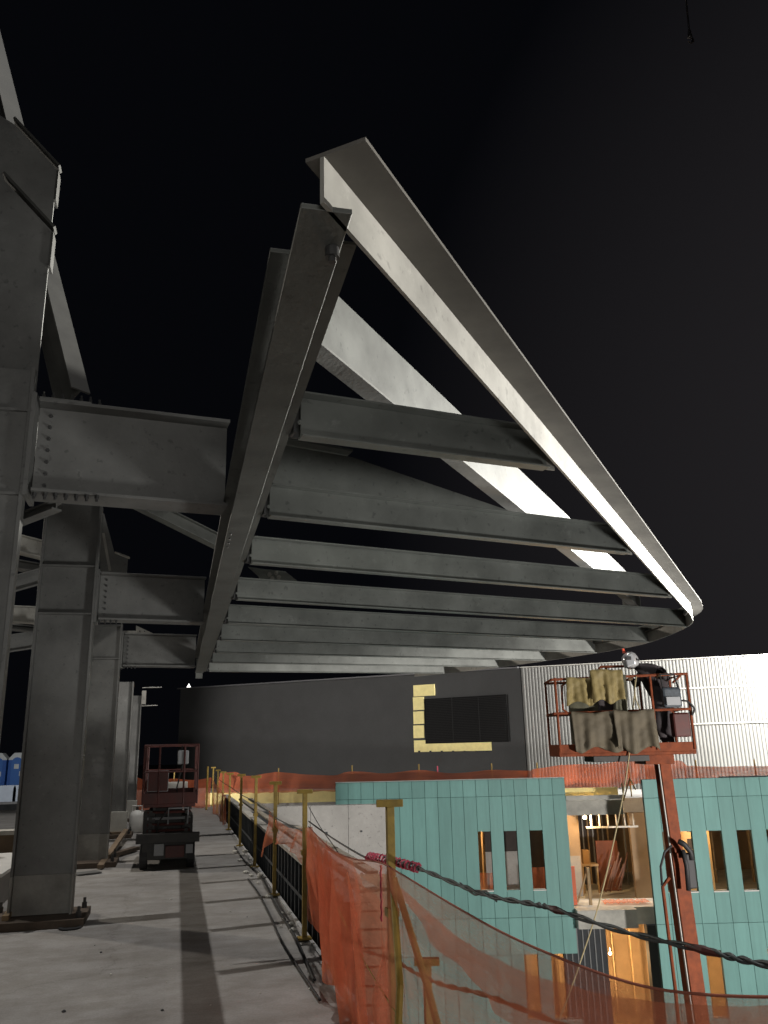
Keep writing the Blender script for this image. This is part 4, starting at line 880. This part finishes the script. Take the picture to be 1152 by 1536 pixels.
lamp('SPOT', 'yard_fill_left', (-6, 40, 6), 3500, (.9,.95,1), (-9, 60, 0), .3, 90, .6)  # unseen fill added to brighten the blue toilets

# ------------------------------------------------------------------ boom lift with basket
D = 15.0
bl = thing('boom_lift', W(4.75, D, -8), 'red boom lift with a raised work basket in front of the teal walls', 'boom lift')
def UZ(x, y, dd=0): u, z = uz(x, y, D+dd); return (u, D+dd, z)
bt0 = pD(991, 1128, D+.3); btk = pD(1012, 1278, D+.3); bt1 = pD(1041, 1486, D+.3); bdir = (bt1-bt0).normalized(); btm = bt0+bdir*7.9; btk = bt0+bdir*(btk-bt0).length
m_ = MB(); m_.bar(btk, btm, -.13, .13, -.13, .13, up=(0,1,0)); m_.build('boom_base', RED, bl, bevel=.012)
m_ = MB(); m_.bar(bt0, btk, -.105, .105, -.105, .105, up=(0,1,0)); m_.build('boom_fly', RED, bl, bevel=.01)
m_ = MB(); m_.bar(btk, btm, -.15, -.131, -.1, -.06, up=(0,1,0)); m_.bar(bt0, btk, -.125, -.106, -.08, -.05, up=(0,1,0)); m_.build('pale_strip', STEELL, bl)  # pale strip along one edge of the boom
bo = lambda u_, d_, z_: (u_ + .42*max(0, (.2-z_))/3, d_, z_)
m_ = MB(True); m_.tube([tuple(UZ(1034,1700)),tuple(UZ(1013,1485)),tuple(UZ(994,1330)),tuple(UZ(1004,1316))], .03, 8); m_.build('slave_rod', RED, bl)
m_ = MB(True); m_.tube([UZ(993,1328),UZ(991,1300),UZ(997,1278),UZ(1008,1268)], .02, 8); m_.build('hose', BLK, bl, smooth=True)
m_ = MB(True); m_.tube([UZ(1018,1262),UZ(1027,1267),UZ(1036,1278),UZ(1038,1290)], .045, 8); m_.build('hose', BLK, bl, smooth=True)
m_ = MB(True); m_.tube([UZ(1033,1336),UZ(1030,1300),UZ(1024,1275)], .04, 8); m_.build('hose', BLK, bl, smooth=True)
m_ = MB(); m_.bar(pD(1029,1280,D+.3), pD(1035,1332,D+.3), -.08, .09, -.1, .1, up=(0,1,0)); m_.build('hose_carrier', BLK, bl, bevel=.02)
m_ = MB(True); m_.box(4.4, 5.9, D-.6, D+1.6, -7.3, -6.4); m_.build('turntable', RED, bl, bevel=.05)
m_ = MB(True); m_.box(4.3, 6.0, D-.9, D+1.9, -7.6, -7.32); m_.build('chassis', CHAS, bl, bevel=.03)
for (u_, d_) in ((4.0,-.6),(6.0,-.6),(4.0,1.6),(6.0,1.6)):
    m_ = MB(True); m_.tube([(u_,D+d_,-7.55),(u_+.3,D+d_,-7.55)], .45, 20); m_.build('wheel', BLK, bl, bevel=.03)
# basket
bu0, bu1, f0, f1 = 2.86, 5.17, D-.45, D+.45
m_ = MB(True); m_.box(bu0, bu1, f0, f1, 1.42, 1.47); m_.box(bu0, bu1, f0, f0+.02, 1.47, 1.62); m_.box(bu0, bu1, f1-.02, f1, 1.47, 1.62); m_.box(bu0, bu0+.02, f0+.02, f1-.02, 1.47, 1.62); m_.box(bu1-.02, bu1, f0+.02, f1-.02, 1.47, 1.62)
bk = m_.build('basket_floor', RED, bl, bevel=.006)
m_ = MB(True); m_.box(3.45, 4.4, f0+.1, f1-.1, 1.32, 1.419); m_.build('rotator_frame', CHAS, bk, bevel=.01)
m_ = MB(True); m_.box(4.4, 4.9, D-.1, D+.6, 1.26, 1.418); m_.build('boom_mount', RED, bl, bevel=.01)
for z_, dz in ((2.70,.05),(2.13,.03)):
    m_ = MB(True); m_.tube([(bu0-.04,f0,z_),(bu1,f0,z_+dz),(bu1,f1,z_+dz),(bu0,f1,z_),(bu0-.04,f0,z_)], .022, 8); m_.build('basket_rail', RED, bl)
for (u_, f_) in ((bu0+.02,f0),(bu1-.02,f0),(bu0+.02,f1),(bu1-.02,f1),(4.52,f0),(3.9,f1),(3.3,f1),(4.6,f1)):
    m_ = MB(True); m_.tube([(u_,f_,1.5),(u_,f_,2.73)], .024, 8); m_.build('basket_post', RED, bl)
m_ = MB(True); m_.tube([(3.1,f0,2.66),(3.0,f0,2.6),(2.98,f0,2.4),(2.98,f0,2.2),(3.05,f0,2.14)], .018, 8); m_.build('gate_loop', RED, bl)
m_ = MB(True); m_.tube([(3.84,f1,2.7),(3.84,f1,2.9),(3.92,f1,2.98),(4.3,f1,2.98),(4.75,f1,2.98),(4.85,f1,2.9),(4.85,f1,2.7)], .024, 8); m_.tube([(4.02,f1,2.7),(4.02,f1,2.98)], .02, 8); m_.build('guard_hoop', RED, bl)
m_ = MB(True); m_.tube([(4.9,f0,2.6),(5.05,f0,2.72)], .018, 8); m_.build('corner_brace', RED, bl)
m_ = MB(True); m_.box(4.83, 5.12, f0-.03, f0-.024+.2, 1.70, 2.10); m_.build('control_case', REDD, bl, bevel=.03)
# draped covers on the basket
def drape(u0, u1, z0, z1, fr, M, label, n=26, r=10, seed=0, amp=.03, edge=.04):
    rs = random.Random(seed); R_ = []
    a1, a2, a3 = rs.random()*6, rs.random()*6, rs.random()*6
    for i in range(r+1):
        v = i/r; row = []
        for j in range(n+1):
            s = j/n; w = amp*(.3+v)*(math.sin(s*13+a1+v)+.6*math.sin(s*29+a2)+.4*math.sin(v*6+s*7+a3))
            w += amp*.45*math.sin(v*9+s*5+a2)*math.sin(s*5+a1)+amp*.5*math.sin(v*21+s*17+a3)
            zz = z1+(z0-z1)*v + edge*v*math.sin(s*9+a2)+edge*.3*(1-v)*math.sin(s*7+a1)
            row.append(W(u0+(u1-u0)*s+.03*v*math.sin(s*6+a3), fr-.04-w*.7-.02*v, zz))
        R_.append(row)
    mb = MB(); mb.grid(R_); o = mb.build('tarp', M, smooth=True, solid=.006); return tag(o, label, 'tarp', 'tarps hung on the lift basket')
drape(3.06, 3.60, 2.28, 2.72, f0-.02, TARPY, 'olive yellow tarp hung over the left end of the basket rail', seed=1)
drape(3.46, 4.02, 2.30, 2.84, f0-.09, TARPY, 'brighter yellow tarp folded over the middle of the basket rail', seed=2)
drape(3.10, 3.88, 1.52, 2.14, f0-.02, TARPB, 'brown canvas on the lower left of the basket', seed=3, amp=.035, edge=.05)
drape(3.80, 4.50, 1.50, 2.15, f0-.06, TARPB, 'brown canvas with plastic sheet at the basket middle', seed=4, amp=.035, edge=.06)
drape(3.86, 4.1, 2.05, 2.76, f0-.0, TARPD, 'dark canvas between the yellow tarp and the welder', seed=5)
drape(3.12, 4.05, 1.5, 2.62, f0+.2, TARPD, 'dark canvas hanging inside the basket behind the tarps', seed=6)
m_ = MB(True); m_.box(3.62, 3.95, f0+.1, f0+.4, 1.5, 2.86); tag(m_.build('tool_case', CLOTH, bevel=.03), 'dark tool case standing up behind the yellow tarps', 'case')
t = thing('equipment_bag', W(4.85,f0-.08,2.15), 'blue-black equipment bag hanging on the basket rail right of the welder', 'bag')
m_ = MB(True); m_.box(4.66, 4.98, f0-.16, f0-.03, 2.18, 2.52); m_.build('bag_body', mat('blue_black', (.035,.045,.055), .5, 0, .4, 20), t, bevel=.04)
m_ = MB(True); m_.tube([(4.7,f0-.08,2.5),(4.68,f0-.06,2.74),(4.92,f0-.06,2.74),(4.96,f0-.08,2.5)], .016, 6); m_.build('strap', BLK, t)
m_ = MB(True); m_.box(4.70, 4.94, f0-.19, f0-.165, 2.22, 2.36); m_.build('pocket', GREY, t, bevel=.01)
rope([W(4.98,f0,2.3),W(5.1,f0-.05,2.28),W(5.2,f0-.05,2.16),W(5.15,f0-.05,2.05)], .018, BLK, 'welding_lead', 'black lead looping over the right end of the basket rail', 'cable')
rope([W(4.28,f0-.03,2.72),W(4.22,f0-.05,2.4),W(4.3,f0-.05,2.1)], .01, ROPE, 'thin_line', 'thin pale line looped on the basket rail before the welder', 'rope')

# ------------------------------------------------------------------ the welder
def skin_fig(name, joints, edges, M, parent, sub=2, root=0):
    me = bpy.data.meshes.new(name); P0_ = wloc(parent)
    me.from_pydata([W(*j[:3])-P0_ for j in joints], [], edges)
    o = bpy.data.objects.new(name, me); COL.objects.link(o); o.parent = parent; me.materials.append(M)
    sk = o.modifiers.new('skin', 'SKIN')
    for i, j in enumerate(joints):
        r = j[3]; me.skin_vertices[0].data[i].radius = (r if isinstance(r, tuple) else (r, r)); me.skin_vertices[0].data[i].use_root = (i == root)
    sk.use_smooth_shade = True
    ss = o.modifiers.new('sub', 'SUBSURF'); ss.levels = sub; ss.render_levels = sub
    return o
wd = thing('person', W(4.6, D, 1.47), 'welder in dark clothes and silver helmet bending over the basket rail', 'person')
J = [(4.66,D,2.36,.19),(4.63,D,2.58,.20),(4.54,D-.02,2.78,.20),(4.39,D-.04,2.86,.155),(4.27,D-.05,2.93,.06),(4.20,D-.05,2.95,.075),
     (4.60,D-.19,2.85,.075),(4.72,D-.30,2.66,.06),(4.58,D-.42,2.74,.042),
     (4.38,D+.16,2.82,.075),(4.26,D+.12,2.60,.058),(4.14,D-.1,2.72,.042),
     (4.62,D-.14,2.30,.14),(4.50,D-.18,1.92,.10),(4.62,D-.10,1.56,.05),(4.50,D-.14,1.52,.045),
     (4.70,D+.12,2.30,.13),(4.74,D+.12,1.92,.10),(4.80,D+.14,1.56,.05),(4.68,D+.12,1.52,.045)]
Eg = [(0,1),(1,2),(2,3),(3,4),(4,5),(2,6),(6,7),(7,8),(2,9),(9,10),(10,11),(0,12),(12,13),(13,14),(14,15),(0,16),(16,17),(17,18),(18,19)]
skin_fig('body', J, Eg, CLOTH, wd)
def hand(base, dirn, side, nm='glove'):
    b = Vector(base); d = Vector(dirn).normalized(); s = Vector(side).normalized(); P = [(*b, .028), (*(b+d*.05), .032)]; E_ = [(0,1)]
    for k, (o_, L) in enumerate(((-.027,.065),(-.009,.078),(.009,.072),(.027,.055))):
        r0 = b+d*.06+s*o_; a = r0+d*L*.5+Vector((0,0,-.012)); c = r0+d*L*.75+Vector((0,0,-.045)); n_ = len(P)
        P += [(*r0,.012),(*a,.0105),(*c,.009)]; E_ += [(1,n_),(n_,n_+1),(n_+1,n_+2)]
    n_ = len(P); P += [(*(b+d*.02-s*.035),.013),(*(b+d*.05-s*.055+Vector((0,0,-.02))),.011)]; E_ += [(0,n_),(n_,n_+1)]
    return skin_fig(nm, P, E_, GLOVE, wd, 1)
hand((4.575,D-.43,2.745), (-.9,-.2,-.15), (0,-1,0)); hand((4.13,D-.12,2.73), (-.5,-.8,-.1), (1,-.3,0))
# welding helmet: shell, visor, headband and neck
hc = W(4.155, D-.06, 3.04)
m_ = MB(); k = len(m_.v); n_ = 18
prof = [(.02,-.155),(.085,-.14),(.125,-.09),(.138,-.01),(.13,.06),(.10,.11),(.05,.14),(.012,.148)]
m_.lathe(hc, prof, n_)
for i, v in enumerate(m_.v):
    l = v-hc; a = Vector(RH.tolist()).dot(l); dpt = Vector(FH.tolist()).dot(l); l2 = Vector(RH.tolist())*(a*1.08)+Vector(FH.tolist())*(dpt*.85)
    v2 = hc+l2+Vector((0,0,l.z)); ax = Vector(FH.tolist()); v2 = hc+(Matrix.Rotation(math.radians(-28), 3, ax) @ (v2-hc)); m_.v[i] = v2
hm = m_.build('helmet', SILV, wd, smooth=True)
m_ = MB(True); m_.poly([(4.03,D-.21,3.10),(4.16,D-.21,3.16),(4.20,D-.21,2.95),(4.05,D-.21,2.90)], tuple(Vector(FH.tolist())*.2)); m_.build('face_shield', GREY, hm, bevel=.02)
m_ = MB(True); m_.box(4.045, 4.13, D-.225, D-.211, 3.03, 3.09); m_.build('dark_lens', BLK, hm)
m_ = MB(True); m_.lathe((4.27,D-.18,3.03), [(.001,-.025),(.025,0),(.001,.025)], 10); m_.build('knob', BLK, hm)
m_ = MB(True); m_.tube([(4.06,D-.06,3.17),(4.04,D-.06,3.27)], [.028,.02], 8); m_.build('red_tab', mat('red_tab', (.7,.09,.04), .5), hm)
m_ = MB(); m_.lathe(W(4.19,D-.05,2.96), [(.04,-.06),(.075,-.02),(.085,.04),(.07,.1),(.02,.14)], 12); m_.build('head', mat('skin', (.42,.27,.2), .6), wd, smooth=True)
wd.location += Vector(RH.tolist())*.17
bpy.context.view_layer.update()
